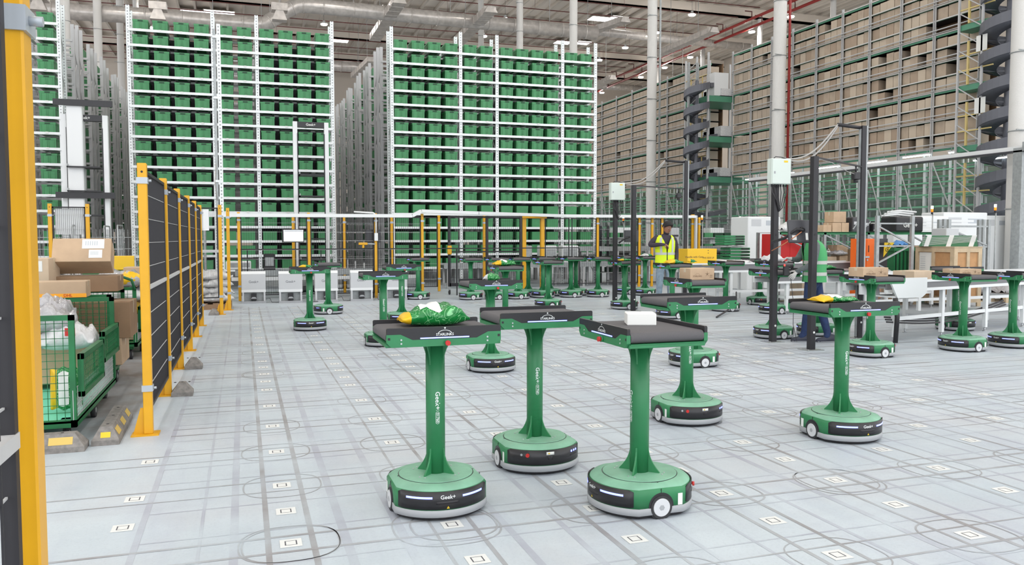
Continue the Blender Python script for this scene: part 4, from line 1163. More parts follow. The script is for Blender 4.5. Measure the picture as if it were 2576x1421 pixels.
# conveyors behind the fence
for i,(a,c,Y,h) in enumerate([(590,1010,19.6,.62),(1110,1900,21.6,.66),(600,1040,21.2,.30),(1380,1900,22.2,1.1)]):
    x0,x1=X_at(a,Y),X_at(c,Y); t=empty('low_conveyor',(x0,Y,0)); tag(t,['dark low conveyor behind the grey stations','dark low conveyor behind the robot queue','second low conveyor at the foot of the left bin rack','raised dark conveyor frame at the foot of the right bin rack'][i],'conveyor','dark low conveyors')
    L=x1-x0
    b=MB(); b.box(0,L,-.28,.28,h-.1,h-.02,'black_plastic'); b.box(0,L,-.3,-.28,h-.1,h+.03,'galv'); b.box(0,L,.28,.3,h-.1,h+.03,'galv'); b.build('conveyor_bed',t)
    k=.1
    while k<L:
        b=MB(); b.box(k,k+.05,-.28,-.23,0,h-.1,'rack_grey'); b.box(k,k+.05,.23,.28,0,h-.1,'rack_grey'); b.box(k,k+.05,-.25,.25,.1,.14,'rack_grey'); b.build('conveyor_leg',t); k+=1.0
for i,(px,py,w,h,m) in enumerate([(678,668,.25,.40,'black_plastic'),(600,668,.55,.2,'machine_white'),(1395,690,.5,.5,'machine_white'),(1450,690,.5,.5,'machine_white'),(1340,700,.3,.5,'galv')]):
    p=atY(px,py,19.5 if i<2 else 21.0); b=MB(); b.rbox(-w/2,w/2,-.15,.15,0,h,m,.02,1); b.box(-w/2+.03,w/2-.03,-.152,-.15,h*.3,h*.8,'galv')
    z=max(.62,p.z-h/2) if i<2 else (.665 if m!='galv' else .665)
    tag(b.build('control_box',loc=(p.x,19.6 if i<2 else 21.6,z+.002)),['tall black','wide white','white','white','grey'][i]+' control box on the dark conveyor, '+['right of first station','behind the first station','left one right of the gantry','right one right of the gantry','behind the gantry'][i],'control box')
# screen and boxes on the fence
p=atY(737,593,YN-.15); t=empty('monitor',tuple(p)); tag(t,'small lit screen mounted on the fence above the second station','monitor')
b=MB(); b.rbox(-.235,.235,-.02,.02,-.145,.145,'black_plastic',.006,1); b.build('screen_case',t)
b=MB(); b.box(-.20,.218,-.022,-.0205,-.125,.13,'screen_lit'); s2=b.build('screen_face',t)
b=MB()
for k in range(9): b.box(-.19,.205,-.0228,-.0222,-.11+k*.022,-.1085+k*.022,'screen_line')
for k in range(11): b.box(-.19+k*.038,-.1885+k*.038,-.0228,-.0222,-.11,.08,'screen_line')
b.box(-.19,.205,-.0228,-.0222,.095,.12,'screen_line')
b.build('table_grid',s2)
b=MB(); b.bar((0,.02,0),(.04,.14,-.02),.05,.05,'black_plastic'); b.build('mount_arm',t)
p=atY(937,592,YN-.06); b=MB(); b.rbox(-.13,.22,-.02,.06,-.16,.14,'screen_dark',.01,1); b.box(.03,.06,0,.03,-p.z,-.15,'fence_black'); tag(b.build('dark_panel_box',loc=(p.x,YN+.12,p.z)),'dark flat box on a stand behind the conduit','control box')
p=atY(946,596,YN-.06); t=empty('junction_box',(p.x,YN-.06,p.z)); tag(t,'small white junction box with conduit on a yellow post','junction box')
b=MB(); b.rbox(-.04,.04,-.035,.02,-.09,.09,'machine_white',.006,1); b.build('box_case',t)
b=MB(); b.tube([(0,-.01,.09),(0,-.01,.42),(.0,-.01,.50),(-.06,-.01,.55),(-.5,-.03,.57)],.02,'machine_white'); b.build('conduit',t)
p=atY(916,614,YN-.3); t=empty('scanner_gun',tuple(p)); t.location.y=YN-.12; tag(t,'yellow hand tool hung left of the white junction box','tool')
b=MB(); b.rbox(-.10,.10,-.03,.03,-.02,.035,'yellow_paint',.01,2); b.rbox(-.02,.03,-.02,.02,-.09,-.01,'yellow_paint',.008,1); b.build('tool_body',t)
b=MB(); b.bar((.1,.01,.01),(.28,.08,.0),.03,.03,'galv'); b.build('tool_arm',t)
# ================================================================ trolleys and parcels at left
def wire_grid(b,o,ax,L,H,m,sp=.05,wt=.004):
    """grid in the plane of unit vector ax and z, starting at o"""
    o=Vector(o); ax=Vector(ax); x=0
    while x<=L: b.bar(o+ax*x,o+ax*x+Vector((0,0,H)),wt,wt,m); x+=sp
    z=0
    while z<=H: b.bar(o+Vector((0,0,z)),o+ax*L+Vector((0,0,z)),wt,wt,m); z+=sp
def trolley(x0,x1,y0,y1,label,hf,hb,side_panel=True,board=True,handle=False,low_z=.20):
    """open green mesh trolley, front end towards the viewer"""
    t=empty('mesh_trolley',(0,0,0)); tag(t,label,'trolley','green mesh trolleys'); g='cart_green'; f=.035
    b=MB(); 
    for (a,c,d,e) in ((x0,x1,y0,y0+f),(x0,x1,y1-f,y1),(x0,x0+f,y0,y1),(x1-f,x1,y0,y1)): b.box(a,c,d,e,low_z-.05,low_z,g)
    b.box(x0,x1,y0,y1,low_z-.02,low_z-.005,'cart_board' if board else g); b.build('deck',t)
    for (xx,yy,h) in ((x0,y0,hf),(x1-f,y0,hf),(x0,y1-f,hb),(x1-f,y1-f,hb)):
        b=MB(); b.box(xx,xx+f,yy,yy+f,low_z,h,g); b.build('corner_post',t)
    b=MB(); b.box(x0,x1,y0,y0+f,hf-f,hf,g); wire_grid(b,(x0,y0+f/2,low_z),(1,0,0),x1-x0,hf-low_z,g); b.build('end_panel',t)
    b=MB(); b.box(x0,x1,y1-f,y1,hb-f,hb,g); wire_grid(b,(x0,y1-f/2,low_z),(1,0,0),x1-x0,hb-low_z,g); b.build('end_panel',t)
    if side_panel:
        ys,ye=y0+.06,y0+(y1-y0)*.52
        b=MB(); X=x1+.005; z0,z1=.31,.60
        for (a,c,zz0,zz1) in ((ys,ye,z1-f,z1),(ys,ye,z0,z0+f),(ys,ys+f,z0,z1),(ye-f,ye,z0,z1)): b.box(X,X+f,a,c,zz0,zz1,g)
        wire_grid(b,(X+f/2,ys,z0),(0,1,0),ye-ys,z1-z0,g,.04); b.build('folding_side',t)
        b=MB(); ys,ye=ye+.02,y1-.05
        for (a,c,zz0,zz1) in ((ys,ye,z1-f+.05,z1+.05),(ys,ye,z0+.1,z0+f+.1),(ys,ys+f,z0+.1,z1+.05),(ye-f,ye,z0+.1,z1+.05)): b.box(X,X+f,a,c,zz0,zz1,g)
        wire_grid(b,(X+f/2,ys,z0+.1),(0,1,0),ye-ys,z1-z0-.05,g,.04); b.build('folding_side',t)
        b=MB(); wire_grid(b,(x1-f/2,y0,low_z),(0,1,0),y1-y0,.2,'rack_grey',.04); b.build('low_side_mesh',t)
    for (xx,yy) in ((x0+.08,y0+.1),(x1-.08,y0+.1),(x0+.08,y1-.1),(x1-.08,y1-.1),(x1-.04,(y0+y1)/2)):
        b=MB(); b.cyl((xx-.016,yy,.055),(xx+.016,yy,.055),.055,'rubber',n=18); b.cyl((xx-.018,yy,.055),(xx+.018,yy,.055),.022,'galv',n=10); b.box(xx-.03,xx+.03,yy-.03,yy+.03,.115,.16,g); b.build('caster',t)
    return t
trolley(-2.3,-1.08,6.0,7.78,'near green mesh trolley with pale green deck and folding side panels',.87,.87,low_z=.165)
trolley(-2.35,-1.15,8.1,9.0,'middle green mesh trolley half hidden behind the near one',.87,.87,side_panel=False,board=False)
t3=trolley(-2.3,-1.16,10.0,11.5,'far green mesh trolley with tube handle, between fence and far parcels',.83,.83,board=False)
b=MB(); b.tube([(-2.2,9.98,.8),(-2.2,9.98,.91),(-2.1,9.98,.96),(-1.32,9.98,.96),(-1.2,9.98,.91),(-1.17,9.98,.8)],.016,'cart_green',8); b.build('push_handle',t3)
b=MB(); b.cyl((-1.75,9.98,.96),(-1.5,9.98,.96),.018,'label_white',n=10); b.build('handle_grip',t3)
mat('orange_band',(236,160,30),.5)
def P(px,py,Y): return atY(px,py,Y)
def sticker(t,L,W,H,items):
    for (u0,u1,v0,v1) in items:
        b=MB(); y=-W/2-.0015
        b.box(-L/2+L*u0,-L/2+L*u1,y-.001,y,H*v0,H*v1,'label_white')
        k=0
        while k<6:
            a=-L/2+L*(u0+(u1-u0)*(.15+.1*k)); b.box(a,a+L*(u1-u0)*.04,y-.0016,y-.001,H*(v0+(v1-v0)*.35),H*(v0+(v1-v0)*.8),'screen_line'); k+=1
        b.build('shipping_label',t)
# big wrapped carton on top
c=P(205,655,8.6)
t=carton('wrapped_carton',(c.x+.01,8.62),(.50,.26,.25),.03,'large brown carton in clear film with two labels, on top of the trolley load',rx=-.5,z=1.10); sticker(t,.50,.26,.25,[(.5,.88,.55,.95),(.62,.85,.15,.5)])
p=P(105,690,8.4); t=carton('grey_carton',(p.x-.08,8.5),(.34,.3,.32),-.12,'grey-brown carton with barcode label left of the large wrapped carton',m='card_light',z=.88); sticker(t,.34,.3,.32,[(.35,.85,.62,.92)])
p=P(150,725,7.9); t=carton('shipping_carton',(p.x-.08,7.86),(.62,.25,.14),.02,'flat brown carton with orange stripe lying across the near trolleys',z=.873)
b=MB(); b.box(-.08,.312,-.1265,-.1255,.002,.036,'orange_band'); b.build('orange_stripe',t)
b=MB(); M=Matrix.Translation((.17,-.128,.019)); text(b,'DHL',.034,'red_button',M); b.build('lettering',t)
p=P(250,730,9.3); carton('shipping_carton',(p.x-.02,8.72),(.60,.4,.15),.0,'brown carton under the large wrapped carton, on the middle trolley',m='card_dark',z=.873)
p=P(300,655,13.0); carton('yellow_carton',(p.x,13.0),(.40,.3,.20),.1,'yellow carton with tape in the green crate behind the trolleys',m='yellow_box',z=.925)
b=MB(); b.box(-.5,.5,-.35,.35,0,.46,'cart_green'); b.box(-.53,.53,-.38,.38,.42,.5,'cart_green'); b.box(-.52,.52,-.37,.37,.25,.3,'cart_green')
p=P(320,690,13.0); tag(b.build('green_crate',loc=(p.x,13.05,.42)),'big green plastic crate behind the far trolley','crate')
b=MB(); b.box(-.5,.5,-.35,.35,0,.415,'cart_green'); tag(b.build('green_crate',loc=(p.x,13.05,.0)),'lower green plastic crate under another crate behind the far trolley','crate')
bag('yellow_bag',(P(325,715,10.4).x,10.4),.36,.3,.14,.2,'crumpled yellow and white bag on top of the far trolley load',31,tail=.3,body='yellow_bag',end='white_bag',patch=False,z=.835)
# contents
def load(name,px,py,Y,L,W,H,m,label,rz=0,z=None,kind='carton',seed=0,lab=None):
    p=P(px,py,Y); zz=p.z-H/2 if z is None else z
    if kind=='carton':
        t=carton(name,(p.x,Y),(L,W,H),rz,label,m=m,z=zz)
        if lab: sticker(t,L,W,H,lab)
    else: t=bag(name,(p.x,Y),L,W,H,rz,label,seed,tail=0,body=m,patch=False,z=zz)
    return t
bag('courier_bag',(P(162,965,6.55).x+.02,6.5),.20,.30,.09,0,'green and yellow bag with barcode label leaning inside the near trolley',41,tail=.25,z=.215)
bg_=bpy.data.objects['courier_bag']; bg_.location=(P(168,965,6.35).x,6.35,.325); bg_.rotation_euler=(PI*.5-.12,0,.1)
load('shipping_carton',140,960,7.5,.5,.4,.30,'card','brown carton at the bottom back of the near trolley',z=.205)
load('white_sack',130,830,7.35,.62,.42,.20,'film','clear film bundle on the carton in the near trolley',kind='b',seed=42,z=.50)
load('white_sack',170,850,7.0,.42,.4,.20,'white_bag','white parcel bundle with red sticker inside the near trolley',kind='b',seed=43,z=.52)
p=P(176,835,6.76); b=MB(); b.box(-.035,.035,-.001,.001,-.03,.03,'red_button'); tag(b.build('red_sticker',loc=(p.x,6.76,p.z)),'red sticker on the white bundle in the near trolley','sticker')
load('wrapped_parcel',120,735,7.3,.34,.4,.22,'film','grey film-wrapped parcel in the near trolley, left under the flat carton',kind='b',seed=44,z=.70)
load('white_sack',110,770,7.0,.4,.4,.2,'film','second film-wrapped parcel in the near trolley, below the grey one',kind='b',seed=45,z=.66)
load('shipping_carton',205,790,8.5,.9,.5,.34,'card_dark','wide dark carton inside the middle trolley',z=.45)
load('shipping_carton',200,900,8.5,.8,.5,.25,'card','carton on the deck of the middle trolley',z=.20)
load('orange_carton',258,810,9.2,.22,.2,.22,'plywood','orange-brown carton between middle and far trolleys',z=.5)
load('shipping_carton',258,900,9.2,.24,.2,.5,'card_dark','tall brown carton standing between middle and far trolleys',z=.0)
load('film_roll',300,770,10.5,.6,.5,.20,'film','dark and clear film bundle in the far trolley',kind='b',seed=46,z=.80)
load('white_sack',300,800,10.45,.62,.5,.2,'white_bag','white sack in the far trolley above the yellow bag',kind='b',seed=47,z=.63)
load('yellow_bag',310,822,10.45,.5,.45,.16,'yellow_bag','yellow bag in the far trolley above the brown carton',kind='b',seed=48,z=.49)
load('shipping_carton',310,870,10.4,.3,.34,.28,'card','brown carton with black arrows on the far trolley deck',z=.205)
load('shipping_carton',350,760,11.2,.3,.34,.36,'card','brown carton standing at the back of the far trolley',z=.66)
load('shipping_carton',350,860,11.0,.3,.5,.44,'card_dark','dark carton at the back right of the far trolley deck',z=.205)
# wire cages and metal sheets farther back
def cage(px,Y,label,W=.7,H=1.55):
    x=P(px,650,Y).x; t=empty('roll_cage',(x,Y,0)); tag(t,label,'roll cage','silver roll cages')
    b=MB()
    for sx in (-W/2,W/2):
        b.tube([(sx,-.35,.2),(sx,-.35,H),(sx,-.3,H+.06),(sx,.3,H+.06),(sx,.35,H),(sx,.35,.2)],.014,'galv')
        for k in range(6): b.bar((sx,-.35+.12*k,.2),(sx,-.35+.12*k,H),.006,.006,'galv')
        for k in range(7): b.bar((sx,-.35,.3+.19*k),(sx,.35,.3+.19*k),.007,.007,'galv')
    for k in range(6): b.bar((-W/2,.35,.3+.22*k),(W/2,.35,.3+.22*k),.01,.01,'galv')
    for k in range(12): b.bar((-W/2+W*k/11,.35,.2),(-W/2+W*k/11,.35,H),.006,.006,'galv')
    b.build('cage_frame',t)
    b=MB(); b.box(-W/2,W/2,-.36,.36,.15,.2,'galv'); b.build('cage_base',t)
    for sx in (-W/2+.05,W/2-.05):
        for sy in (-.3,.3):
            b=MB(); b.cyl((sx-.015,sy,.06),(sx+.015,sy,.06),.06,'rubber',n=14); b.box(sx-.02,sx+.02,sy-.02,sy+.02,.08,.16,'galv'); b.build('caster',t)
    return t
cage(250,16.0,'silver roll cage left behind the big wrapped carton'); cage(322,16.9,'silver roll cage just left of the tall left fence post'); cage(115,16.8,'silver roll cage at far left behind the trolleys'); cage(470,17.6,'silver roll cage behind the left fence')
# white sack pile behind the gate
p=G(520,768); t=empty('pallet',(p.x,17.0,0)); tag(t,'dark pallet under the white sack pile','pallet')
b=MB()
for k in range(5): b.box(-.5+.22*k,-.38+.22*k,-.4,.4,.1,.12,'card_dark')
b.build('deck_boards',t)
b=MB()
for k in (-.4,0,.35): b.box(-.5,.5,k,k+.08,0,.1,'card_dark')
b.build('bearers',t)
for k in range(8):
    xx=p.x+random.uniform(-.12,.12)+(-.22 if k%2 else .2); 
    bag('white_sack',(xx,17.0+random.uniform(-.1,.1)),.62,.6,.19,random.uniform(-.3,.3),'white sack in the pile behind the gate, %s layer, %s side'%(['lowest','second','third','top'][k//2],'left' if k%2 else 'right'),60+k,tail=0,body='white_bag',patch=False,group='white sacks piled behind the gate',z=.122+.145*(k//2))
mat('conv_side',(120,120,122),.5,metal=.2)
mat('red_glow',(255,60,50),.4,emit=(255,50,40),es=3)
mat('amber_cable',(190,120,80),.6)
mat('box_pale',(206,216,208),.45)
# ================================================================ scanning portals
def portal(tag_,P1,P2,P3,hb,label):
    """P1 pole with electrical box, P2 front pole with arm, P3 tall goal-post pole"""
    def pole(p,h,l,w=.075):
        t=empty('portal_pole',(p[0],p[1],0)); tag(t,l,'pole','black portal poles')
        b=MB(); b.rbox(-w/2,w/2,-w/2,w/2,.006,h,'fence_black',.004,1); b.build('pole_tube',t)
        b=MB(); b.box(-.12,.12,-.10,.10,0,.008,'galv')
        for x in (-.09,.09):
            for y in (-.07,.07): b.cyl((x,y,.008),(x,y,.016),.008,'steel',n=6)
        b.build('base_plate',t)
        b=MB(); b.cyl((-.002,-w/2-.002,1.42),(-.002,-w/2+.002,1.42),.014,'black_matt',n=12); b.cyl((.01,-w/2-.003,.22),(.01,-w/2+.002,.22),.014,'label_white',n=10); b.build('plug',t)
        return t
    a=pole(P1,2.12,'black pole carrying %s electrical box'%label); c=pole(P2,2.37,'black pole with a horizontal arm, in front of the %s box pole'%label); d=pole(P3,2.9,'tallest black pole of the %s portal, with silver conduit'%label)
    # horizontal sensor arm
    v=Vector((P3[0]-P2[0],P3[1]-P2[1],0)); e=v*1.12
    b=MB(); b.bar((0,0,2.36),(e.x,e.y,2.345),.025,.02,'fence_black'); b.tube([(0.02,0,2.35),(e.x*.3,e.y*.3,2.33),(e.x*.6,e.y*.6,2.25),(e.x*.85,e.y*.85,2.22)],.004,'cable_grey'); b.build('sensor_arm',c)
    b=MB(); s=v*.86; b.rbox(s.x-.05,s.x+.05,s.y-.04,s.y+.04,2.16,2.26,'black_plastic',.01,1); b.cyl((s.x,s.y,2.26),(s.x,s.y,2.345),.012,'black_plastic',n=8); b.cyl((s.x,s.y,2.12),(s.x,s.y,2.16),.03,'black_plastic',n=12); b.build('camera_sensor',c)
    b=MB(); u=Vector((P1[0]-P3[0],P1[1]-P3[1],0)); 
    b.bar((.05,0,0.02),(.05,0,2.9),.03,.05,'galv'); b.bar((-.045,0,0.02),(-.045,0,2.88),.015,.03,'galv')
    b.tube([(0,0,2.87),(u.x*.3,u.y*.3,2.90)],.025,'fence_black'); b.build('conduit',d)
    # electrical box
    t=empty('electrical_box',(P1[0],P1[1],hb)); tag(t,'pale grey %s electrical box on a black pole'%label,'electrical box','pale electrical boxes')
    w,h=.16,.165
    b=MB(); b.rbox(-w,w*.85,-.14,-.04,-h,h,'box_pale',.006,1); b.build('box_case',t)
    b=MB(); b.rbox(-w+.008,w*.85-.008,-.148,-.139,-h+.008,h-.008,'box_pale',.003,1); b.box(-w+.03,-w+.052,-.152,-.147,-.03,0,'silver_grey'); b.box(.02,.08,-.1495,-.1475,h-.05,h-.025,'warn_yellow'); b.build('box_door',t)
    b=MB()
    for k in range(6):
        x=-w+.04+k*.045; b.cyl((x,-.09,-h-.03),(x,-.09,-h),.012,'black_plastic',n=8); 
        b.tube([(x,-.09,-h-.03),(x+.01,-.09,-h-.10),(x*.4+.03,-.06,-h-.2-.02*k),(0.03,-.045,-h-.35)],.006,'cable')
    b.tube([(-.1,-.09,h),(-.06,-.08,h+.03),(.04,-.07,h+.025),(.12,-.08,h)],.006,'cable'); b.build('cable_glands',t)
    q=Vector((P3[0],P3[1],2.90))+u*.3; e=Vector((P1[0]+.06,P1[1]-.05,hb+h+.01))
    for k in range(2):
        pts=[]
        for i in range(13):
            s=i/12; p=q.lerp(e,s); p.z-=(.16+.05*k)*math.sin(PI*s)*(1 if s<.7 else 1); p.x+=.02*k; pts.append(p)
        b=MB(); b.tube([Vector((P3[0]-.03,P3[1],2.7)),Vector((P3[0]-.04,P3[1],2.87))]+pts,.011,'cable_grey'); tag(b.build('sagging_cable'),'%s grey cable sagging to the %s electrical box'%(['upper','lower'][k],label),'cable','sagging portal cables')
    return a,c,d
portal('far',(6.84,14.22),(6.98,13.72),(8.33,14.15),2.27,'far')
portal('near',(6.65,9.02),(6.62,8.22),(8.03,9.0),2.24,'large near')
# monitor on an arm, near pole
q_=CO+ray(2010,583)*10.05; t=empty('worker_monitor',tuple(q_)); t.rotation_euler=(0,0,math.radians(-16)); tag(t,'grey-backed monitor on a black arm in front of the green-vest worker','monitor')
b=MB(); M=Matrix.Rotation(math.radians(-14),4,'X'); b.rbox(-.14,.17,-.02,.02,-.14,.15,'screen_dark',.008,1,M); b.build('screen_case',t)
b=MB(); b.rbox(-.10,-.045,-.0235,-.019,-.11,-.05,'label_white',.001,1,M); b.rbox(.07,.10,-.0235,-.019,-.11,-.02,'label_white',.001,1,M); b.build('label_sticker',t)
b=MB(); b.cyl((.02,-.02,.03),(.02,-.07,.02),.03,'black_plastic',n=12); b.tube([(.02,-.07,.02),(-.06,-.08,.035),(-.16,.05,-.08),(-.23,.30,-.13)],.018,'black_plastic',8); b.tube([(.0,-.08,.0),(-.08,-.08,-.06),(-.18,.05,-.16),(-.23,.30,-.24)],.006,'amber_cable'); b.build('monitor_arm',t)
t=empty('hand_scanner',(6.74,8.93,.96)); tag(t,'black hand scanner with red light hanging on the near box pole','scanner')
b=MB(); b.rbox(-.03,.05,-.05,-.01,-.08,.06,'black_plastic',.01,1); b.rbox(.05,.12,-.05,-.01,.02,.06,'black_plastic',.01,1); b.tube([(.10,-.03,.02),(.11,-.03,-.05),(.08,-.03,-.10)],.014,'black_plastic',8); b.build('scanner_body',t)
b=MB(); b.box(-.035,-.02,-.055,-.045,.05,.075,'red_glow'); b.build('red_light',t)
b=MB(); b.tube([(6.82,8.9,.9),(6.84,8.85,.5),(6.80,8.8,.25),(6.9,8.85,.02)],.004,'cable'); tag(b.build('scanner_cable'),'thin black cable hanging below the hand scanner','cable')
t=empty('worker_monitor',(7.0,14.15,1.40)); tag(t,'small dark monitor on an arm at the far box pole','monitor')
b=MB(); b.rbox(-.0,.30,-.02,.02,-.10,.13,'screen_dark',.008,1); b.build('screen_case',t)
b=MB(); b.tube([(.1,-.03,.0),(.0,-.06,-.02),(-.12,.0,-.12)],.016,'black_plastic',8); b.build('monitor_arm',t)
# ================================================================ conveyor tables
def conveyor(p0,p1,w,h,label,legs,th=.11,band='belt_grey',feet=True):
    p0=Vector(p0+(0,)); p1=Vector(p1+(0,)); L=(p1-p0).length; an=math.atan2(p1.y-p0.y,p1.x-p0.x)
    t=empty('conveyor_table',tuple(p0),an); tag(t,label,'conveyor','white framed conveyors')
    b=MB(); b.box(0,L,-.005,.02,h-th,h-.02,'conv_side'); b.box(0,L,-.02,.03,h-.02,h+.012,'machine_white'); b.box(0,L,-.015,.03,h-th-.04,h-th,'machine_white'); b.build('front_rail',t)
    b=MB(); b.box(0,L,w-.02,w+.03,h-th-.04,h+.012,'machine_white'); b.build('rear_rail',t)
    b=MB(); b.box(0,L,.03,w-.02,h-.06,h-.035,band); b.build('belt',t)
    k=.1
    xs=legs
    for x in xs:
        for y in (.02,w-.06):
            b=MB(); b.box(x,x+.06,y,y+.05,.06 if feet else 0,h-th-.04,'machine_white')
            b.cyl((x+.03,y+.025,0),(x+.03,y+.025,.06),.012,'steel',n=8); b.cyl((x+.03,y+.025,0),(x+.03,y+.025,.012),.03,'steel',n=10); b.build('leg',t)
        b=MB(); b.box(x+.005,x+.055,.05,w-.04,.28,.33,'machine_white'); b.build('cross_bar',t)
    b=MB(); b.box(xs[0],xs[-1],.03,.06,.28,.33,'machine_white'); b.build('lower_rail',t)
    return t
c1=conveyor((7.95,8.42),(12.9,9.65),.62,.80,'long white conveyor table at right with dark grey side band',[.25,1.35,2.5,3.6,4.6],th=.10)
conveyor((8.35,13.9),(12.6,14.0),.55,.87,'white conveyor behind the yellow-vest worker and yellow carton',[.9,2.0,3.2],th=.14)
conveyor((9.6,10.9),(14.5,11.2),.6,.76,'second white conveyor behind the long right-hand one',[.3,1.5,2.7,3.9],th=.1)
conveyor((9.0,12.2),(13.5,12.5),.55,.70,'rear white conveyor below the orange cabinet',[.3,1.5,2.7,3.9],th=.1)
# curved white chute sides at the near end
t=empty('chute_end',(7.85,8.78,0)); tag(t,'white rounded chute panel beside the green-vest worker','chute')
b=MB(); pts=[(0,.62),(0,.80)]+[( .05+.28*math.sin(a*PI/12), .60+.28*math.cos(a*PI/12)) for a in range(0,7)]+[(.33,.60)]
b.prism(pts,'y',0,.03,'machine_white'); b.build('side_plate',t)
t=empty('hopper',(8.0,8.36,0)); tag(t,'white open hopper at the start of the long conveyor table','hopper')
b=MB(); b.prism([(-.12,.86),(.50,.86),(.50,.66),(.42,.60),(.02,.60)],'y',-.06,-.03,'machine_white'); b.box(-.02,.45,-.03,.35,.6,.62,'machine_white'); b.build('hopper_body',t)
# black hoses sagging under the table
for k in range(3):
    b=MB(); pts=[]
    for i in range(17):
        s=i/16; x=8.05+2.9*s; y=8.55+.7*s; z=.33-.12*math.sin(PI*s*1.0)-.03*k+.10*s; pts.append((x,y-.02*k,z))
    b.tube(pts,.013,'cable'); tag(b.build('sagging_hose'),'%s black hose sagging under the long conveyor table'%['upper','middle','lower'][k],'hose','black hoses under the table')
b=MB(); b.tube([(8.0,8.3,.02),(8.02,8.3,.35),(8.0,8.32,.6)],.03,'black_plastic',8); tag(b.build('hose_drop'),'black vertical hose at the left end of the long conveyor table','hose')
b=MB(); pts=[(9.3,13.8,.30),(8.9,13.2,.2),(8.3,12.6,.06),(7.7,12.0,.02)]; b.tube(pts,.015,'cable'); tag(b.build('floor_hose'),'black hose running from the rear conveyor to the floor','hose')
# things on and around the conveyors
c=atY(1762,668,13.98); t=carton('yellow_carton',(c.x,14.1),(.64,.4,.33),-.06,'big yellow carton with brown print right of the yellow-vest worker',m='yellow_box',z=.836,tape=False)
b=MB(); y=-.2015; text(b,'Handle with Care',.055,'print_brown',Matrix.Translation((-.17,y,.17))); text(b,'THIS SIDE UP',.045,'print_brown',Matrix.Translation((.13,y,.15)))
for z in (.05,.09,.24,.29): b.add([(.115,y,z),(.145,y,z),(.13,y,z+.02)],[(0,1,2)],'print_brown')
b.build('box_print',t)
bag('parcel_bag',(c.x-.22,13.93+.02),.2,.1,.09,0,'green and white bag before the left corner of the yellow carton',81,tail=.3,end='yellow_bag',patch=False,z=.884)
for k in range(4):
    xx=X_at(1822+26*k,14.1); bag('white_sack',(xx,14.2),.3,.3,.09,.2*k,'white poly bag on the conveyor right of the yellow carton, %s from left'%ordn(k),84+k,tail=0,body='white_bag',patch=False,z=.836,group='white bags on the rear conveyor')
x=X_at(1838,15.6); t=empty('lid_table',(x,15.6,0)); tag(t,'low white table holding the stacked green lids','table')
b=MB(); b.box(-.5,.5,-.35,.35,.86,.90,'machine_white'); b.build('table_top',t)
for sx in (-.45,.4):
    for sy in (-.3,.25): b=MB(); b.box(sx,sx+.05,sy,sy+.05,0,.86,'machine_white'); b.build('leg',t)
for k in range(8):
    if k<4: z,xx=.902+.07*k,x+.12
    else: z,xx=1.22+.055*(k-4),x-.02
    b=MB(); b.rbox(-.26,.26,-.2,.2,0,.05,'robot_green',.01,1); b.box(.02,.22,-.205,-.195,.012,.036,'black_matt'); 
    tag(b.build('crate_lid',loc=(xx,15.6,z),rot=(0,0,random.uniform(-.06,.06))),'green folded crate, %s from the bottom of the stack right of the end post'%ordn(k),'folded crate','stacked green folded crates')
bag('film_bundle',(x-.1,15.55),.6,.4,.05,0,'clear film between the two stacks of green folded crates',95,tail=0,body='film',patch=False,z=1.172)
# green shelving with cartons and cabinets
YS=14.9
def XS(px,Y=YS): return atY(px,600,Y).x
t=empty('green_shelving',(XS(1940),YS,0)); L=XS(2365)-XS(1940); tag(t,'long green shelving full of cartons behind the conveyors','shelving')
for z in (1.5,.78): b=MB(); b.box(0,L,-.3,-.25,z-.05,z+.01,'robot_green'); b.box(0,L,-.3,.5,z-.015,z,'rack_grey'); b.build('shelf_board',t)
k=0
while k<L+.01:
    for y in (-.3,.45): b=MB(); b.box(k-.03,k+.03,y,y+.05,0,1.5,'galv'); b.build('upright',t)
    k+=L/4
for j in range(4):
    b=MB(); b.bar((L/4*j,-.27,1.45),(L/4*(j+1),-.27,.95),.03,.03,'galv'); b.build('diagonal_brace',t)
def sbox(px,w,h,d,z,label,m='card',Y=YS,name='stored_carton',tape=True):
    return carton(name,(XS(px,Y),Y),(w,d,h),random.uniform(-.04,.04),label,m=m,z=z,tape=tape)
random.seed(12)
for px,w,h,z,l in [(2100,.34,.24,1.72,'top of the pile'),(2093,.24,.21,1.503,'lower left in pile'),(2114,.20,.21,1.503,'lower right in pile'),(2066,.13,.16,1.503,'small, left of pile'),(2076,.09,.16,1.503,'narrow, left of pile')]:
    sbox(px,w,h,.3,z,'brown carton on top of the green shelving, '+l)
for px,w,h,z,l in [(2145,.34,.34,.782,'open flap, left of orange cabinet'),(2112,.22,.2,.782,'small, behind printed box'),(2082,.26,.18,.782,'pale with slot'),(2108,.30,.22,1.0,'middle height'),(2300,.22,.2,1.0,'brown behind rack frame')]:
    sbox(px,w,h,.3,z,'carton on the lower green shelf, '+l,m='card_light' if 'pale' in l else 'card')
bag('film_bundle',(XS(2100),YS-.1),.34,.3,.12,0,'bluish film bundle on the lower green shelf',97,tail=0,body='film',patch=False,z=.985)
p=XS(1965); 
b=MB(); b.box(-.42,.42,-.2,.2,.0,.68,'red_paint'); b.box(-.40,-.02,-.205,-.2,.05,.62,'red_paint'); b.box(.02,.40,-.205,-.2,.05,.62,'red_paint'); tag(b.build('red_cabinet',loc=(XS(1975),YS+.05,.782)),'red cabinet behind the near box pole','cabinet')
bag('paper_bundle',(XS(1985),YS),.5,.3,.20,0,'crumpled white paper bundle above the red cabinet',99,tail=0,body='white_bag',patch=False,z=1.503)
t=empty('orange_cabinet',(XS(2180,13.6),13.6,0)); tag(t,'orange double-door metal cabinet with dark sides below the green shelf','cabinet')
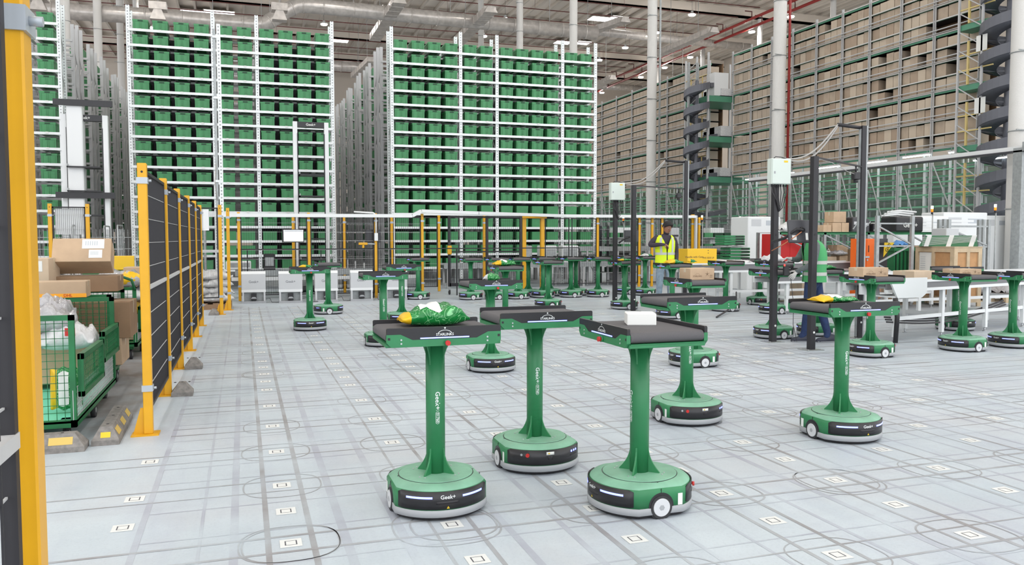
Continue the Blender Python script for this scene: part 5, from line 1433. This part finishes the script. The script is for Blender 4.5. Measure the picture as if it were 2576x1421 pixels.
b=MB(); b.box(-.28,.28,0,.14,.05,1.36,'orange_paint'); b.build('cabinet_body',t)
b=MB(); b.box(.285,.55,0,.14,.05,1.36,'screen_dark'); b.build('side_cabinet',t)
for i,(a,c) in enumerate(((-.27,-.01),(.0,.27))):
    b=MB(); b.rbox(a,c,-.015,0,.45,1.35,'orange_paint',.004,1); d=b.build('door',t)
    b=MB()
    for q in range(1): b.box((a+c)/2+(.08 if i==0 else -.10),(a+c)/2+(.10 if i==0 else -.08),-.018,-.014,1.08,1.22,'black_matt')
    b.build('door_vent',d)
b=MB(); b.box(-.04,.06,-.03,-.015,.96,1.0,'steel'); b.cyl((.01,-.03,.92),(.01,-.02,.92),.02,'steel',n=10); b.build('padlock',t)
# black drape with lettering, white tubes and machines on the shelf
t=empty('covered_machine',(XS(2270),YS,1.505)); tag(t,'black covered machine with white lettering on the green shelving','machine')
b=MB(); b.rbox(-.42,.36,-.25,.25,0,.36,'black_plastic',.04,2); b.build('machine_cover',t)
b=MB(); text(b,'Geek+',.15,'label_white',Matrix.Translation((-.02,-.2515,.16))); b.build('lettering',t)
for k in range(6):
    b=MB(); z=1.88+.045*(k//2); x0=XS(2215)+.04*k; b.tube([(x0,YS-.1+.12*(k%2),z),(x0+.35,YS-.1+.12*(k%2),z+.03),(x0+.75,YS-.1+.12*(k%2),z)],.022,'machine_white',8)
    tag(b.build('white_tube'),'white plastic roll on top of the black covered machine, %s from the bottom'%ordn(k),'roll','white rolls on the covered machine')
for k,(px,w,h) in enumerate([(2140,.26,.22),(2165,.2,.3),(2190,.2,.2),(2135,.16,.34)]):
    b=MB(); b.rbox(-w/2,w/2,-.15,.15,0,h,'black_plastic' if k%2==0 else 'screen_dark',.03,2); b.bar((-w/2,-.16,h*.2),(w/2,-.16,h*.8),.02,.02,'galv'); b.box(-w*.3,w*.3,-.155,-.15,h*.5,h*.7,'machine_grey')
    tag(b.build('machine_part',loc=(XS(px),YS-.02*k,1.503)),'dark machine part on the green shelving, %s from left'%ordn([1,2,3,0][k]),'machine part','dark machine parts on the shelf')
for k,(px,z,l) in enumerate([(2330,1.52,1.5),(2345,1.6,1.7),(2335,1.68,1.4),(2350,1.76,1.6)]):
    b=MB(); b.box(-l/2,l/2,-.06,.06,0,.055,'machine_white'); tag(b.build('white_beam',loc=(XS(px)+.4,YS+.02*k,z-.01)),'long white beam in the bundle right of the black covered machine, %s from bottom'%ordn(k),'beam','bundle of white beams')
# galvanised rack frames
def gframe(pxa,pxb,Y,ztop,label,diag=True,dirx=True):
    x0,x1=XS(pxa,Y),XS(pxb,Y); t=empty('rack_frame',(x0,Y,0)); tag(t,label,'rack frame','galvanised rack frames'); L=x1-x0
    for x in (0,L): b=MB(); b.box(x-.035,x+.035,-.03,.03,0,ztop,'galv'); b.build('frame_upright',t)
    for z in (ztop-.17,ztop-.62): b=MB(); b.box(0,L,-.02,.02,z,z+.03,'galv'); b.build('cross_bar',t)
    b=MB(); z=ztop-.2; s=1
    while z>.4: b.bar((0 if s>0 else L,0,z),(L if s>0 else 0,0,z-.38),.03,.03,'galv'); z-=.38; s=-s
    b.build('diagonal_brace',t); return t
gframe(2206,2294,13.0,1.82,'galvanised rack frame before the orange cabinet')
gframe(2362,2462,13.9,1.78,'galvanised rack frame behind the wooden crate, left'); gframe(2386,2486,13.7,1.78,'galvanised rack frame behind the wooden crate, right'); gframe(2374,2473,14.3,1.80,'galvanised rack frame behind the wooden crate, middle')
# green crate with sheets under the frame
p=XS(2270,13.9); b=MB(); b.box(-.45,.45,-.25,.25,.0,1.17,'robot_green'); b.box(-.47,.47,-.27,.27,1.1,1.17,'robot_green')
for k in range(9): b.box(-.42+.1*k,-.40+.1*k,-.275,-.25,.1,1.1,'bin_dark')
tag(b.build('green_crate',loc=(p,13.9,0)),'large dark green crate right of the orange cabinet','crate')
b=MB(); b.prism([(-.22,.0),(.06,.30),(-.2,.30)],'y',0,.01,'warn_yellow'); M=Matrix.Translation((-.11,-.004,.2))@Matrix.Rotation(-1.1,4,'Y'); text(b,'GO!',.11,'black_matt',M)
tag(b.build('yellow_flag',loc=(XS(2245,13.5),13.5,.98)),'yellow printed sheet hanging by the large green crate','sheet')
bag('blue_film',(XS(2262,13.9),13.9),.3,.3,.14,.3,'blue film bundle on the large green crate',103,tail=0,body='blue_film',patch=False,z=1.172)
# wooden crate with wrapped machine
YC=12.4; x0=XS(2402,YC); L,Dp,H=.72,.98,1.19
t=empty('wooden_crate',(x0,YC,0)); tag(t,'large pale wooden crate with plywood panels at right','crate')
b=MB(); b.box(.03,L-.03,.03,Dp-.03,.1,H-.02,'plywood'); b.build('plywood_panel',t)
for (a,c,d,e) in ((0,L,H-.10,H-.006),(0,L,.08,.2),(0,.09,.2,H-.1),(L-.09,L,.2,H-.1),(L*.46,L*.56,.2,H-.1),(0,.09,0,.08),(L-.09,L,0,.08)):
    b=MB(); b.box(a,c,0,.035,d,e,'wood'); b.build('batten',t)
for (a,c,d,e) in ((.036,Dp,H-.10,H-.006),(.036,Dp,.08,.2),(.036,.10,.2,H-.1),(Dp-.08,Dp,.2,H-.1),(Dp*.5,Dp*.57,.2,H-.1),(Dp-.08,Dp,0,.08)):
    b=MB(); b.box(-.001,.034,a,c,d,e,'wood'); b.build('batten',t)
b=MB(); b.box(-.01,L+.01,-.01,Dp+.01,H-.005,H+.012,'wood'); b.build('crate_lid',t)
b=MB(); b.box(.022,.029,Dp*.58,Dp-.09,.55,H-.11,'label_white')
for k in range(9): b.box(.020,.0219,Dp*.75,Dp-.12,.62+.045*k,.63+.045*k,'screen_line')
b.build('paper_sheet',t)
t=empty('wrapped_machine',(x0+.30,YC+.45,H+.014)); tag(t,'green machine wrapped in clear film on top of the wooden crate','machine')
t.rotation_euler=(0,0,-.75); t.scale=(1.05,1,1); b=MB(); b.prism([(-.5,0),(.5,0),(.47,.22),(-.38,.22)],'y',-.15,.15,'glass_green'); b.build('machine_body',t)
b=MB()
for k in range(3): b.prism([(-.42+.38*k,0),(-.34+.38*k,0),(-.28+.38*k,.225),(-.36+.38*k,.225)],'y',-.154,-.15,'label_white')
for k in range(9): b.bar((-.45,-.156,.02+.02*k),(.47,-.156,.10+.013*k),.004,.004,'label_white')
b.build('film_strip',t)
b=MB(); b.rbox(0,XS(2520,12.3)-XS(2487,12.3),0,.4,0,1.58,'machine_grey',.01,1); tag(b.build('grey_cabinet',loc=(XS(2490,12.3)+.05,13.4,0)),'tall plain grey cabinet between wooden crate and right column','cabinet')
# steel frame around the right column and the long tray above
t=empty('steel_frame',(20.9,17.2,0)); tag(t,'galvanised steel frame around the right white column','steel frame')
b=MB(); b.box(-.12,.12,-.1,.1,0,3.9,'galv'); b.box(-.18,-.12,-.14,.14,0,3.9,'galv'); b.build('frame_post',t)
b=MB(); b.box(1.1,1.3,-.3,-.1,0,14,'galv'); b.build('frame_post',t)
b=MB(); b.box(-.2,1.6,-.35,-.15,3.8,4.05,'galv'); b.build('frame_beam',t)
b=MB(); b.box(20.75,20.95,16.8,30,3.82,3.95,'machine_white'); b.box(20.72,20.98,16.8,30,3.78,3.83,'screen_dark'); tag(b.build('overhead_tray'),'long white overhead tray from the right column into the distance','cable tray')
# signal towers
for k,(px,py,Y,l) in enumerate([(2345,528,14.4,'above the galvanised frames'),(2504,524,14.0,'right of the wooden crate'),(1862,552,20.0,'above a yellow post right of the end post'),(1766,549,20.3,'above the end post'),(1568,551,20.6,'between the two far black poles')]):
    p=atY(px,py,Y); s=.9 if Y<16 else .8; t=empty('signal_tower',(p.x,Y,p.z)); tag(t,'small signal tower with lit lamp '+l,'signal lamp','signal towers')
    b=MB(); b.cyl((0,0,.03*s),(0,0,.10*s),.028*s,'signal_white',n=12); b.build('clear_lamp',t)
    b=MB(); b.cyl((0,0,-.05*s),(0,0,.03*s),.028*s,'amber',n=12); b.build('amber_lamp',t)
    b=MB(); b.cyl((0,0,-.11*s),(0,0,-.05*s),.026*s,'black_plastic',n=12); b.cyl((.02,0,-p.z+.0),(.02,0,-.11*s),.014,'galv',n=8); b.build('signal_stem',t)
# pallets and wrapped goods behind the table
for k,(px,py) in enumerate([(2050,745),(2250,748),(2370,742),(2480,740),(2565,742)]):
    p=G(px,py,.15); t=empty('pallet',(p.x,p.y+.3,0)); tag(t,'wooden pallet under the conveyors at right, %s from left'%ordn(k),'pallet','pallets under the conveyors')
    b=MB()
    for j in range(5): b.box(-.5+.22*j,-.38+.22*j,-.4,.4,.1,.12,'wood')
    b.build('deck_boards',t)
    for j in (-.4,-.04,.33):
        b=MB(); b.box(-.5,.5,j,j+.08,0,.02,'wood'); 
        for q in (-.5,-.06,.4): b.box(q,q+.1,j,j+.08,.02,.1,'wood')
        b.build('bearer',t)
    if k in (0,1): carton('stored_carton',(p.x,p.y+.3),(.5,.4,.3),0,'carton on the %s pallet under the conveyors'%ordn(k),z=.122,m='card_light')
    else: bag('wrapped_goods',(p.x,p.y+.3),.9,.75,.3,0,'film-wrapped stack on the %s pallet under the conveyors'%ordn(k),110+k,tail=0,body='film',patch=False,z=.122)
# parcels on the long conveyor
d=Vector((.97,.24,0))
q=Vector((7.95,8.42,0))+d*1.15; carton('shipping_carton',(q.x-.07,q.y+.33),(.5,.32,.15),.24,'film-wrapped printed cartons on the long conveyor beside the printed box robot',m='card_light',z=.767)
for k in range(3):
    q=Vector((7.95,8.42,0))+d*(1.9+.75*k); bag('white_sack',(q.x-.07,q.y+.32),.62,.34,.09,.24,'white poly parcel lying on the long conveyor table, %s from left'%ordn(k),120+k,tail=.0,body='white_bag',patch=False,z=.767,group='white parcels on the long conveyor')
# machines low behind the right fences
for k,(px,Y,w,h,m) in enumerate([(1795,22.5,.5,1.7,'machine_white'),(1840,22.8,.35,1.8,'galv'),(1920,21.5,.5,1.9,'machine_white'),(1560,22.6,.5,1.7,'machine_white'),(1690,22.8,.3,1.7,'machine_grey')]):
    x=XS(px,Y); b=MB(); b.box(-w/2,w/2,-.2,.2,0,h,m)
    for j in range(5): b.box(-w*.4,w*.4,-.203,-.2,.3+.28*j,.36+.28*j,'screen_dark')
    tag(b.build('control_cabinet',loc=(x,Y,0)),'tall pale control cabinet behind the mesh fence, %s from left'%ordn([2,3,4,0,1][k]),'cabinet','pale control cabinets behind the fence')
for k,(pa,pb,Y) in enumerate([(1755,1860,22.4),(1870,1990,20.6),(1520,1600,22.5)]):
    x0,x1=XS(pa,Y),XS(pb,Y); t=empty('open_shelf',(x0,Y,0)); tag(t,'dark open shelf with green trays behind the fence, %s from left'%ordn([1,2,0][k]),'shelf','dark shelves behind the fence'); L=x1-x0
    for x in (0,L):
        for y in (-.25,.25): b=MB(); b.box(x-.03,x+.03,y-.03,y+.03,0,1.75,'fence_black'); b.build('shelf_post',t)
    for z in (.35,.7,1.05,1.4): b=MB(); b.box(0,L,-.28,.28,z-.03,z,'galv'); b.build('shelf_board',t)
    b=MB()
    for z in (.35,.7,1.05,1.4):
        x=.1
        while x<L-.35: b.box(x,x+.3,-.25,.2,z,z+.14,'bin_dark' if random.random()<.6 else 'bin_green'); x+=.36
    b.build('shelf_tray',t)
# clutter of white machines far right behind the shelving
for k,(px,py,Y,w,h) in enumerate([(2310,560,17.5,1.3,.35),(2400,555,18,1.6,.45),(2480,560,18.5,1.2,.4),(2245,575,16.4,.7,.3),(1900,560,18.5,1.0,.3)]):
    p=atY(px,py,Y); b=MB(); b.rbox(-w/2,w/2,-.4,.4,0,p.z+h/2,'machine_white',.03,2); b.box(-w*.4,-w*.1,-.403,-.4,p.z-.1,p.z+.08,'machine_grey'); b.box(w*.05,w*.4,-.403,-.4,p.z-.08,p.z+.05,'screen_line')
    tag(b.build('white_machine',loc=(p.x,Y,0)),'white sorting machine block behind the green shelving, %s from left'%ordn([2,3,4,1,0][k]),'machine','white machine blocks behind the shelving')
# ================================================================ people
def skin_body(J,E,zone,mats,root=0):
    """one continuous surface grown round a skeleton; zone(co) -> material index"""
    names=list(J); idx={n:i for i,n in enumerate(names)}
    me=bpy.data.meshes.new('sk'); me.from_pydata([J[n][0] for n in names],[(idx[a],idx[c]) for a,c in E],[])
    o=bpy.data.objects.new('sk',me); COL.objects.link(o)
    bm=bmesh.new(); bm.from_mesh(me); ly=bm.verts.layers.skin.verify(); bm.verts.ensure_lookup_table()
    for n in names:
        r=J[n][1]; v=bm.verts[idx[n]][ly]; v.radius=r if isinstance(r,tuple) else (r,r); v.use_root=(idx[n]==root)
    bm.to_mesh(me); bm.free()
    m=o.modifiers.new('s','SKIN'); m.use_smooth_shade=True; m.branch_smoothing=.3; s=o.modifiers.new('d','SUBSURF'); s.levels=2; s.render_levels=2
    dg=bpy.context.evaluated_depsgraph_get(); dg.update(); out=bpy.data.meshes.new_from_object(o.evaluated_get(dg))
    bpy.data.objects.remove(o)
    out.materials.clear()
    for q in mats: out.materials.append(MT[q])
    for p in out.polygons: p.material_index=zone(p.center); p.use_smooth=True
    ob=bpy.data.objects.new('person',out); COL.objects.link(ob); return ob
def seg_zone(J,segs):
    def f(c):
        best=9;bi=0
        for a,e,mi in segs:
            A=Vector(J[a][0]);B=Vector(J[e][0]); d=B-A; t=max(0,min(1,(c-A).dot(d)/max(1e-9,d.dot(d)))); r=J[a][1]; r=r[0] if isinstance(r,tuple) else r
            q=(c-(A+d*t)).length-r*.6
            if q<best: best=q;bi=mi
        return bi
    return f
def hand(J,E,wrist,pre,dirv,palm_n,curl=.5,s=1.0):
    """palm with four fingers and a thumb; dirv points along the hand, palm_n out of the palm"""
    d=Vector(dirv).normalized(); n=Vector(palm_n); n=(n-d*n.dot(d)).normalized(); w=d.cross(n)
    W=Vector(J[wrist][0]); P=W+d*.055*s; J[pre+'palm']=(tuple(P),(.030*s,.016*s)); E.append((wrist,pre+'palm'))
    for i,(off,L) in enumerate(((-.027,.062),(-.009,.072),(.009,.068),(.026,.052))):
        k=P+d*.03*s+w*off*s; a=k+(d*math.cos(curl)+n*math.sin(curl))*L*.5*s; e=a+(d*math.cos(curl*2.2)+n*math.sin(curl*2.2))*L*.5*s
        J[pre+'k%d'%i]=(tuple(k),.0095*s); J[pre+'m%d'%i]=(tuple(a),.0088*s); J[pre+'t%d'%i]=(tuple(e),.0075*s)
        E+= [(pre+'palm',pre+'k%d'%i),(pre+'k%d'%i,pre+'m%d'%i),(pre+'m%d'%i,pre+'t%d'%i)]
    k=W+d*.03*s-w*.026*s+n*.008*s; a=k+(d*.55-w*.7+n*.45).normalized()*.032*s; e=a+(d*.85-w*.15+n*.5).normalized()*.028*s
    J[pre+'h0']=(tuple(k),.012*s); J[pre+'h1']=(tuple(a),.010*s); J[pre+'h2']=(tuple(e),.0085*s)
    E+= [(wrist,pre+'h0'),(pre+'h0',pre+'h1'),(pre+'h1',pre+'h2')]
def ell(c,a,b_,z,yaw,a0=0,a1=2*PI,n=28,tilt=0):
    out=[]
    for i in range(n+1):
        t=a0+(a1-a0)*i/n; x=a*math.sin(t); y=-b_*math.cos(t)
        out.append((c[0]+x*math.cos(yaw)-y*math.sin(yaw), c[1]+x*math.sin(yaw)+y*math.cos(yaw), z))
    return out
def shell(b,rows,m):
    n=len(rows[0]); vs=[p for r in rows for p in r]; fs=[(j*n+i,j*n+i+1,(j+1)*n+i+1,(j+1)*n+i) for j in range(len(rows)-1) for i in range(n-1)]
    b.add(vs,fs,m,True)
def head_parts(ob,hc,yaw,pitch,r,hairm='hair_black'):
    """face details and hair set in the head frame (face towards -y)"""
    M=Matrix.Translation(hc)@Matrix.Rotation(yaw,4,'Z')@Matrix.Rotation(pitch,4,'X')
    b=MB()
    for sx in (-1,1):
        b.add([M@Vector((sx*(.018+dx),-.088+.0,.012+dz)) for dx,dz in ((0,0),(.012,.006),(.026,.002),(.024,-.004),(.008,-.005))],[(0,1,2,3,4)],'eye_white')
        b.add([M@Vector((sx*(.030+.006*math.cos(q*PI/4)),-.0895,.012+.005*math.sin(q*PI/4))) for q in range(8)],[tuple(range(8))],'hair_black')
        b.add([M@Vector((sx*(.014+dx),-.090,.026+dz)) for dx,dz in ((0,0),(.016,.006),(.034,.001),(.032,-.003),(.015,.001))],[(0,1,2,3,4)],'hair_black')
        b.loft([[M@Vector((sx*(.078+.012*q),.0+.012*math.cos(k*PI/3),.0+.026*math.sin(k*PI/3))) for k in range(6)] for q in (0,1)],'skin_tone')
    b.loft([[M@Vector(v) for v in ((-.007,-.085,.018),(.007,-.085,.018),(.004,-.095,.018),(-.004,-.095,.018))],[M@Vector(v) for v in ((-.015,-.082,-.022),(.015,-.082,-.022),(.009,-.112,-.018),(-.009,-.112,-.018))]],'skin_tone',smooth=False)
    b.add([M@Vector(v) for v in ((-.024,-.088,-.046),(0,-.094,-.041),(.024,-.088,-.046),(0,-.093,-.052))],[(0,1,2,3)],'lip')
    b.build('face_features',ob)
    b=MB(); rings_=[]; random.seed(4)
    for j in range(9):
        ph=PI*.5*j/8; rr=math.cos(ph); zz=math.sin(ph); ring=[]
        for i in range(24):
            a=2*PI*i/24; fx=math.sin(a)*rr; fy=-math.cos(a)*rr; front=max(0,math.cos(a))
            low=-.035*(1-front*1.9)*(1-zz) 
            k=1+.05*noise.noise(Vector((fx*4,fy*4,zz*4)))
            ring.append(M@Vector((fx*.090*k,fy*.104*k+.004,.035+zz*.088*k+low*1.3)))
        rings_.append(ring)
    b.loft(rings_,hairm,cap0=True); b.build('hair',ob)
mat('vest_edge',(200,196,20),.6); mat('eye_white',(200,196,190),.4); mat('lip',(112,66,58),.5)
def shoe(ob,x,y,yaw,m='shoe'):
    M=Matrix.Translation((x,y,0))@Matrix.Rotation(yaw,4,'Z'); b=MB(); R=[]
    for (yy,w,h) in ((.10,.03,.05),(.09,.038,.085),(.04,.042,.10),(-.03,.043,.075),(-.09,.047,.055),(-.14,.042,.045),(-.17,.02,.03)):
        R.append([M@Vector((w*math.cos(q*PI/5),yy,.014+max(0,h*math.sin(q*PI/5)) if q<=5 else .014)) for q in range(10)])
    b.loft(R,m); o=b.build('shoe',ob)
    b=MB(); R=[[M@Vector((w*1.05*sx,yy,z)) for sx,z in ((-1,0.001),(1,0.001),(1,.018),(-1,.018))] for yy,w in ((.105,.032),(.05,.044),(-.03,.045),(-.1,.048),(-.165,.03))]
    b.loft(R,'screen_line_d',smooth=False); b.build('shoe_sole',o)
# ---- yellow-vest worker (faces the viewer, head bowed to his left)
X,Y=7.37,13.22
def Q(dx,dy,z): return (X+dx*cy_*1.0+dy*sy_, Y-dx*sy_+dy*cy_, z)   # dx to image right, dy away
J={}; E=[]
J['pel']=(Q(0,0,.93),(.135,.115)); J['wai']=(Q(0,0,1.08),(.125,.10)); J['che']=(Q(.005,0,1.26),(.15,.11)); J['upc']=(Q(.0,0,1.37),(.10,.08)); J['nec']=(Q(.012,-.01,1.45),.052); J['chn']=(Q(.03,-.045,1.51),.062); J['hd']=(Q(.035,-.035,1.585),(.080,.086)); J['top']=(Q(.03,-.02,1.635),(.060,.066))
E+= [('pel','wai'),('wai','che'),('che','upc'),('upc','nec'),('nec','chn'),('chn','hd'),('hd','top')]
for s,n in ((-1,'l'),(1,'r')):
    J['hip'+n]=(Q(s*.085,0,.84),.092); J['kn'+n]=(Q(s*.10,-.02,.47),.062); J['an'+n]=(Q(s*.11,.02,.10),.045); J['to'+n]=(Q(s*.115,-.08,.045),.035)
    E+= [('pel','hip'+n),('hip'+n,'kn'+n),('kn'+n,'an'+n),('an'+n,'to'+n)]
J['shl']=(Q(-.175,0,1.375),.062); J['ell']=(Q(-.30,-.05,1.24),.052); J['wrl']=(Q(-.07,-.24,1.27),.032)
J['shr']=(Q(.175,.01,1.365),.062); J['elr']=(Q(.22,.06,1.10),.05); J['wrr']=(Q(.205,-.08,.93),.032)
E+= [('upc','shl'),('shl','ell'),('ell','wrl'),('upc','shr'),('shr','elr'),('elr','wrr')]
def D(dx,dy,dz): return (dx*cy_+dy*sy_, -dx*sy_+dy*cy_, dz)
hand(J,E,'wrl','L',D(.8,.1,-.35),D(0,.5,-1),.7); hand(J,E,'wrr','R',D(0,-.6,-.8),D(-1,0,0),.5)
segs=[('pel','wai',1),('wai','che',2),('che','upc',2),('upc','nec',2),('nec','chn',0),('chn','hd',0),('hd','top',0),('upc','shl',2),('shl','ell',2),('ell','wrl',2),('upc','shr',2),('shr','elr',2),('elr','wrr',2)]
for n in 'lr': segs+= [('pel','hip'+n,1),('hip'+n,'kn'+n,1),('kn'+n,'an'+n,1),('an'+n,'to'+n,1)]
for p_ in 'LR':
    segs.append(('wr'+p_.lower(),p_+'palm',0))
    for i in range(4): segs+= [(p_+'palm',p_+'k%d'%i,0),(p_+'k%d'%i,p_+'m%d'%i,0),(p_+'m%d'%i,p_+'t%d'%i,0)]
    segs+= [(p_+'h0',p_+'h1',0),(p_+'h1',p_+'h2',0)]
p1=skin_body(J,E,seg_zone(J,segs),['skin_tone','jeans_light','shirt_dark'])
tag(p1,'person in lime yellow vest and light jeans looking down behind the trays','person')
head_parts(p1,Vector(Q(.035,-.035,1.575)),-YAW+.45,.38,.09)
def vest(ob,c,rows,yaw,gap,m,neck=.5):
    """rows: (z, half width, half depth, dy). open front gap in radians"""
    b=MB(); R=[]; R2=[]
    for (z,a,d,dx,dy,g) in rows:
        cc=Q2(c,dx,dy); R.append(ell(cc,a,d,z,yaw,g,2*PI-g,36)); R2.append(ell(cc,a-.008,d-.008,z,yaw,g,2*PI-g,36))
    shell(b,R,m); shell(b,R2,m)
    n=len(R[0])
    for rr,r2 in ((R[0],R2[0]),(R[-1],R2[-1])):
        shell(b,[rr,r2],m)
    return b.build('vest',ob)
def Q2(c,dx,dy): return (c[0]+dx,c[1]+dy)
c=(X,Y); yv=-YAW+.12
rows=[(.90,.185,.145,0,0,.10),(1.0,.180,.140,0,0,.06),(1.10,.178,.135,0,0,.05),(1.22,.188,.135,0,0,.10),(1.32,.195,.130,0,0,.28),(1.39,.175,.115,0,0,.55),(1.43,.125,.085,0,0,.85)]
v=vest(p1,c,rows,yv,.1,'vest_lime')
def band(v,c,z0,z1,a,d,yaw,g=.1,m='reflective',name='reflective_band',a0=None,a1=None):
    b=MB(); shell(b,[ell(c,a,d,z0,yaw,g if a0 is None else a0,2*PI-g if a1 is None else a1,32),ell(c,a,d,z1,yaw,g if a0 is None else a0,2*PI-g if a1 is None else a1,32)],m); b.build(name,v)
band(v,c,1.07,1.115,.1835,.1405,yv,.05)
def strap(v,rows,ang,w,m,yaw,c,name='reflective_band'):
    b=MB(); R=[]
    for (z,a,d,dx,dy,g) in rows:
        R.append(ell(Q2(c,dx,dy),a+.004,d+.004,z,yaw,ang-w,ang+w,4))
    shell(b,R,m); b.build(name,v)
strap(v,rows[2:6],-.62,.13,'reflective',yv,c); strap(v,rows[2:6],.62,.13,'reflective',yv,c)
band(v,c,.90,.925,.189,.149,yv,.1,'vest_edge','hem')
for s in (-1,1):
    q=Q(s*.115,-.02,0); shoe(p1,q[0],q[1],-YAW+s*.2)
# ---- green-vest worker (faces left, bending over the tray)
X,Y=7.13,8.86
def Q(dx,dy,z): return (X+dx*cy_*1.0+dy*sy_, Y-dx*sy_+dy*cy_, z)
J={};E=[]
J['pel']=(Q(.02,0,.86),(.125,.13)); J['wai']=(Q(.03,0,1.0),(.115,.12)); J['che']=(Q(.03,.0,1.17),(.125,.15)); J['upc']=(Q(-.005,0,1.29),(.10,.11)); J['nec']=(Q(-.075,0,1.365),.052); J['chn']=(Q(-.12,0,1.385),.06); J['hd']=(Q(-.125,.0,1.455),(.085,.078)); J['top']=(Q(-.11,0,1.50),(.066,.06))
E+= [('pel','wai'),('wai','che'),('che','upc'),('upc','nec'),('nec','chn'),('chn','hd'),('hd','top')]
legs={'l':[(-.03,-.05,.78),(-.06,-.05,.45),(-.085,.02,.10),(-.15,.02,.045)],'r':[(.07,.06,.78),(.13,.02,.45),(.22,-.02,.10),(.17,-.04,.045)]}
for n in 'lr':
    for k,(nm_,r) in enumerate((('hip',.092),('kn',.066),('an',.048),('to',.035))): J[nm_+n]=(Q(*legs[n][k]),r)
    E+= [('pel','hip'+n),('hip'+n,'kn'+n),('kn'+n,'an'+n),('an'+n,'to'+n)]
J['shl']=(Q(-.02,-.17,1.27),.062); J['ell']=(Q(-.07,-.21,1.03),.052); J['wrl']=(Q(-.225,-.10,.95),.034)
J['shr']=(Q(-.02,.17,1.27),.062); J['elr']=(Q(-.12,.2,1.08),.052); J['wrr']=(Q(-.22,.10,1.10),.034)
E+= [('upc','shl'),('shl','ell'),('ell','wrl'),('upc','shr'),('shr','elr'),('elr','wrr')]
hand(J,E,'wrl','L',D(-.5,.1,-.6),D(.3,.9,0),.5,1.12); hand(J,E,'wrr','R',D(-.95,-.1,.1),D(0,-.3,-1),.5,1.12)
segs=[('pel','wai',1),('wai','che',2),('che','upc',2),('upc','nec',2),('nec','chn',0),('chn','hd',0),('hd','top',0),('upc','shl',2),('shl','ell',2),('ell','wrl',2),('upc','shr',2),('shr','elr',2),('elr','wrr',2)]
for n in 'lr': segs+= [('pel','hip'+n,1),('hip'+n,'kn'+n,1),('kn'+n,'an'+n,1),('an'+n,'to'+n,1)]
for p_ in 'LR':
    segs.append(('wr'+p_.lower(),p_+'palm',3))
    for i in range(4): segs+= [(p_+'palm',p_+'k%d'%i,3),(p_+'k%d'%i,p_+'m%d'%i,3),(p_+'m%d'%i,p_+'t%d'%i,3)]
    segs+= [(p_+'h0',p_+'h1',3),(p_+'h1',p_+'h2',3)]
p2=skin_body(J,E,seg_zone(J,segs),['skin_tone','jeans_dark','shirt_grey','glove'])
tag(p2,'person in green vest and dark blue jeans bent towards a tray behind black poles','person')
yf=-YAW-PI/2
head_parts(p2,Vector(Q(-.125,0,1.445)),yf,.45,.085)
def L2(dx,dy): v=D(dx,dy,0); return (v[0],v[1])
c=(X,Y)
rows=[]
for (z,a,d,dx,g) in [(.80,.185,.15,.03,.06),(.88,.183,.145,.03,.05),(1.0,.180,.140,.035,.05),(1.12,.185,.15,.035,.08),(1.22,.190,.15,.02,.2),(1.30,.172,.125,.0,.4),(1.355,.12,.085,-.03,.7)]:
    l=L2(dx,0); rows.append((z,a,d,l[0],l[1],g))
v=vest(p2,c,rows,yf,.1,'vest_green')
l=L2(.033,0); cc=(X+l[0],Y+l[1])
band(v,cc,.885,.93,.187,.149,yf,.05); band(v,cc,1.035,1.08,.187,.149,yf,.05)
b=MB(); 
t_=L2(.185,-.06); 
M=Matrix.Translation((cc[0]+L2(.13,-.125)[0],cc[1]+L2(.13,-.125)[1],1.20))@Matrix.Rotation(-YAW+.75,4,'Z')
logo(b,0,0,.14,0,'white_print'); b.v=[tuple(M@Vector(q)) for q in b.v]; b.build('back_lettering',v)
for n,yw in (('l',yf),('r',yf+.2)):
    q=J['an'+n][0]; shoe(p2,q[0],q[1],yw)
# ================================================================ light and view
w=bpy.data.worlds.new('world'); SC.world=w; w.use_nodes=True
bg=w.node_tree.nodes['Background']; bg.inputs[0].default_value=(.93,.96,1,1); bg.inputs[1].default_value=WORLD
SC.view_settings.view_transform='Standard'; SC.view_settings.look='None'; SC.view_settings.gamma=1; SC.view_settings.use_curve_mapping=False
SC.view_settings.exposure=EXPO
SC.cycles.use_denoising=True
SC.cycles.max_bounces=6; SC.cycles.diffuse_bounces=3; SC.cycles.glossy_bounces=3; SC.cycles.transmission_bounces=4; SC.cycles.transparent_max_bounces=6
SC.cycles.sample_clamp_indirect=6
